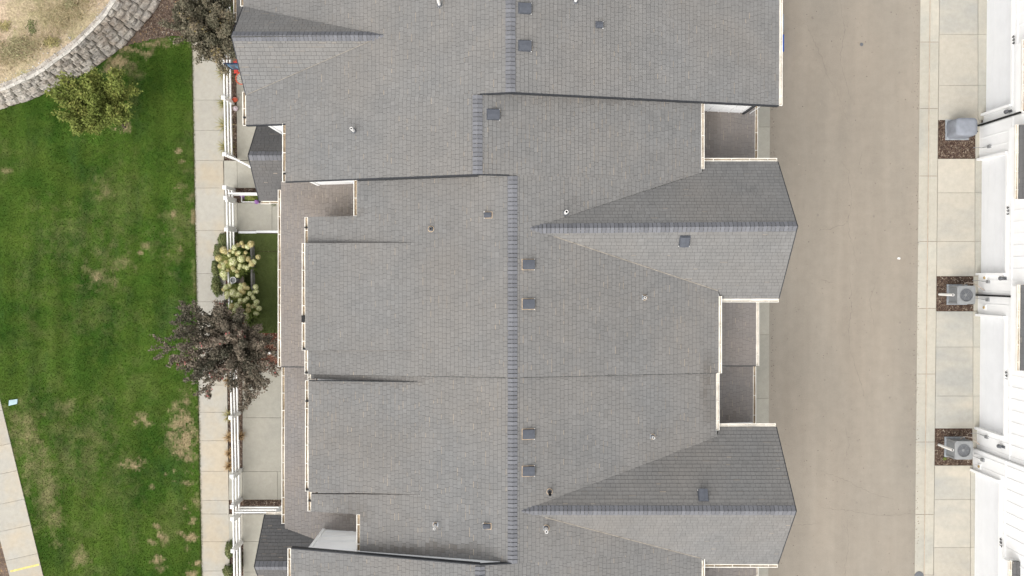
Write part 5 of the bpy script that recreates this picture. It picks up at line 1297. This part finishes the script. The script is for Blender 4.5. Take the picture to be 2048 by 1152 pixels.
ns = 420; a = rng.random(ns); b = rng.random(ns); V = []; F = []
for i in range(ns):
    j = int(a[i]*(len(tp)-2)); p = tp[j].lerp(tp[j+1], rng.random()).lerp(far, .01+.5*b[i]**2); s = rng.uniform(.012,.035); 
    dd_ = (p-tp[j]).length; z = WH+min(1, dd_*.075)-.02
    k0 = len(V); V += [(p.x-s,p.y-s,z),(p.x+s,p.y-s*.8,z),(p.x+s*.8,p.y+s,z),(p.x-s,p.y+s*.7,z),(p.x,p.y,z+s*1.2)]; F += [(k0,k0+1,k0+4),(k0+1,k0+2,k0+4),(k0+2,k0+3,k0+4),(k0+3,k0,k0+4)]
tag(link('slope_pebbles', mesh('slope_pebbles', V, F, M_CAPST)), 'pale pebbles scattered behind the wall cap', 'pebbles', kind='stuff')
# mulch chips as real relief in the beds
def chips(name, regs, n, m, z, label, sz=.03):
    V = []; F = []
    tot = [abs(area(pp(r_))) for r_ in regs]; S_ = sum(tot)
    for r_, ar in zip(regs, tot):
        q_ = pp(r_); x0, x1 = min(p[0] for p in q_), max(p[0] for p in q_); y0, y1 = min(p[1] for p in q_), max(p[1] for p in q_)
        for _ in range(int(n*ar/S_)):
            x, y = random.uniform(x0, x1), random.uniform(y0, y1)
            if not inside(q_, x, y): continue
            a = random.uniform(0, 6.28); l = sz*random.uniform(.5, 1.4); w_ = l*.35; ca, sa = math.cos(a), math.sin(a); zz = z+random.uniform(0, .02); t = random.uniform(-.012,.012)
            k0 = len(V); V += [(x-ca*l-sa*w_, y-sa*l+ca*w_, zz-t), (x-ca*l+sa*w_, y-sa*l-ca*w_, zz-t), (x+ca*l+sa*w_, y+sa*l-ca*w_, zz+t), (x+ca*l-sa*w_, y+sa*l+ca*w_, zz+t)]; F.append((k0,k0+1,k0+2,k0+3))
    tag(link(name, mesh(name, V, F, m, tone=[random.random() for _ in F])), label, 'mulch', kind='stuff')
M_CHIPR = m_leaf('red_chips', [(0, rgb(.06,.03,.02)), (.6, rgb(.17,.075,.05)), (1, rgb(.38,.25,.18))])
chips('mulch_chips', [[(447,-60),(472,-60),(473,318),(447,318)], [(448,378),(558,378),(558,404),(448,404)], [(456,740),(484,740),(484,1000),(456,1000)], [(484,1001),(566,1001),(566,1014),(484,1014)], [(457,1084),(486,1084),(486,1200),(457,1200)]], 9000, M_CHIP, -.03, 'dark brown bark chips in the beds along the white fences')
chips('red_bark_chips', [[(452,465),(478,465),(480,600),(492,670),(560,670),(560,730),(456,730)]], 4500, M_CHIPR, -.03, 'reddish bark chips under the purple tree')
chips('gravel_chips', [[(1876,241),(1949,241),(1949,316),(1876,316)], [(1874,555),(1945,555),(1945,620),(1874,620)], [(1870,859),(1943,859),(1943,929),(1870,929)]], 5500, M_CHIP, .034, 'brown bark and gravel in the three beds beside the air conditioners')
chips('bed_litter', [[(345,-60),(323,0),(275,62),(300,78),(384,74),(382,-60)]], 4200, M_CHIP, -.02, 'dark brown litter in the bed between block wall and sidewalk')
# under the purple tree: white tray and grey stone
c = P(537, 706, .1); r = MB(); r.bevbox(c.x-.14, c.x+.12, c.y-.05, c.y+.07, 0, .16, .03); tag(r.build('garden_tray', M_PVC), 'small white tray on red bark beside the low porch roof', 'tray')
c = P(553, 708, .1); r = MB(); r.add([(c.x-.14,c.y-.10,0),(c.x+.15,c.y-.12,0),(c.x+.13,c.y+.14,0),(c.x-.11,c.y+.10,0),(c.x-.07,c.y-.05,.16),(c.x+.08,c.y-.06,.20),(c.x+.05,c.y+.07,.17)], [(0,1,5,4),(1,2,6,5),(2,3,4,6),(3,0,4),(4,5,6)])
tag(r.build('garden_rock', M_LEAD), 'grey rock on red bark beside the white tray', 'rock')

# ---------------------------------------------------------------- basketball hoop and balls
zt_, zb = 2.60, 1.66; pl0 = P(446.5, 127, zt_); r = empty('basketball_hoop', (pl0.x+.56, pl0.y+.25, 0), 'red portable basketball hoop with dark backboard behind the fence, half under the gable', 'basketball hoop')
bx0, bx1, byy = pl0.x, pl0.x+1.12, pl0.y
MB().box(bx0+.04, bx1-.04, byy-.012, byy+.012, zb+.04, zt_-.04).build('backboard', M_BOARD, r)
fm = MB(); fm.box(bx0, bx1, byy-.03, byy+.03, zt_-.05, zt_); fm.box(bx0, bx1, byy-.03, byy+.03, zb, zb+.05); fm.box(bx0, bx0+.05, byy-.03, byy+.03, zb+.05, zt_-.05); fm.box(bx1-.05, bx1, byy-.03, byy+.03, zb+.05, zt_-.05); fm.build('backboard_frame', M_NAVY, r)
ln = MB(); y_ = byy-.018
for (x0, x1, z0, z1) in ((.34,.78,2.20,2.24),(.34,.78,1.86,1.90),(.34,.38,1.90,2.20),(.74,.78,1.90,2.20),(.10,1.02,2.44,2.47),(.10,.13,1.78,2.44),(.99,1.02,1.78,2.44)): ln.box(bx0+x0, bx0+x1, y_, y_+.004, z0, z1)
ln.build('target_lines', M_LBLUE, r)
rc_ = Vector((bx0+.50, byy-.42, 1.86)); rm = MB(); rm.tube([(rc_.x+.235*math.cos(2*math.pi*k/28), rc_.y+.235*math.sin(2*math.pi*k/28), rc_.z) for k in range(29)], .020, 8, False); rm.bar((rc_.x, rc_.y+.22, rc_.z), (rc_.x, byy, rc_.z), .12, .03); rm.build('rim', M_ORANGE, r)
nt = MB()
for k in range(14):
    a = 2*math.pi*k/14
    nt.tube([(rc_.x+.235*math.cos(a), rc_.y+.235*math.sin(a), rc_.z), (rc_.x+.17*math.cos(a+.22), rc_.y+.17*math.sin(a+.22), rc_.z-.22), (rc_.x+.11*math.cos(a), rc_.y+.11*math.sin(a), rc_.z-.42)], .008, 4)
nt.build('net', M_PVC, r)
px_ = bx0+.52; po = MB(); po.tube([(px_+.25, byy+.9, .15), (px_+.15, byy+.5, 1.6), (px_, byy+.03, 2.2)], .045, 10); po.build('pole', M_METALD, r)
bs = MB(); bs.bevbox(px_+.02, px_+.62, byy-.25, byy+1.1, .03, .26, .06); bs.build('base', M_BLACK, r)
c = P(470, 128, 1.0); b = MB(); b.bar((c.x-.0, c.y+.42, .9), (c.x+.02, c.y-.36, .9), .17, .06); b.build('brace', M_RED, r)
b = MB(); b.tube([(c.x, c.y+.38, .9),(c.x+.1, c.y+.36, .1)], .03, 8); b.tube([(c.x, c.y-.3, .9),(c.x+.1, c.y-.2, .1)], .03, 8); b.build('brace_leg', M_RED, r)
def ball(px, py, m, label):
    c = P(px, py, .14); n, k = 16, 10; vs = [(c.x+.115*math.sin(math.pi*j/k)*math.cos(2*math.pi*i/n), c.y+.115*math.sin(math.pi*j/k)*math.sin(2*math.pi*i/n), .145+.115*math.cos(math.pi*j/k)) for j in range(k+1) for i in range(n)]
    fs = [(j*n+i, j*n+(i+1)%n, (j+1)*n+(i+1)%n, (j+1)*n+i) for j in range(k) for i in range(n)]
    r = empty('ball', (c.x, c.y, .03), label, 'ball', 'balls behind the fence'); MB().add(vs, fs).build('ball_shell', m, r, smooth=True)
    s = MB(); s.tube([(c.x+.116*math.cos(t), c.y+.116*math.sin(t)*.5, .145+.100*abs(math.sin(t))+.004) for t in [i*math.pi/10 for i in range(11)]], .004, 4); s.build('seam', M_PVC, r)
ball(470, 199, M_ORANGE, 'orange-red ball behind the fence post, upper of two'); ball(471, 217, M_PINK, 'pale pinkish-grey ball behind the fence post, lower of two')
c = P(455, 91, .6); b = MB(); b.tube([(c.x-.16, c.y+.09, .62), (c.x+.18, c.y-.09, .50)], .045, 10)
tag(b.build('toy_tube', m_plain('lime_plastic', rgb(.42,.50,.06), .5)), 'lime green plastic tube seen through the dark tree at the top', 'toy')
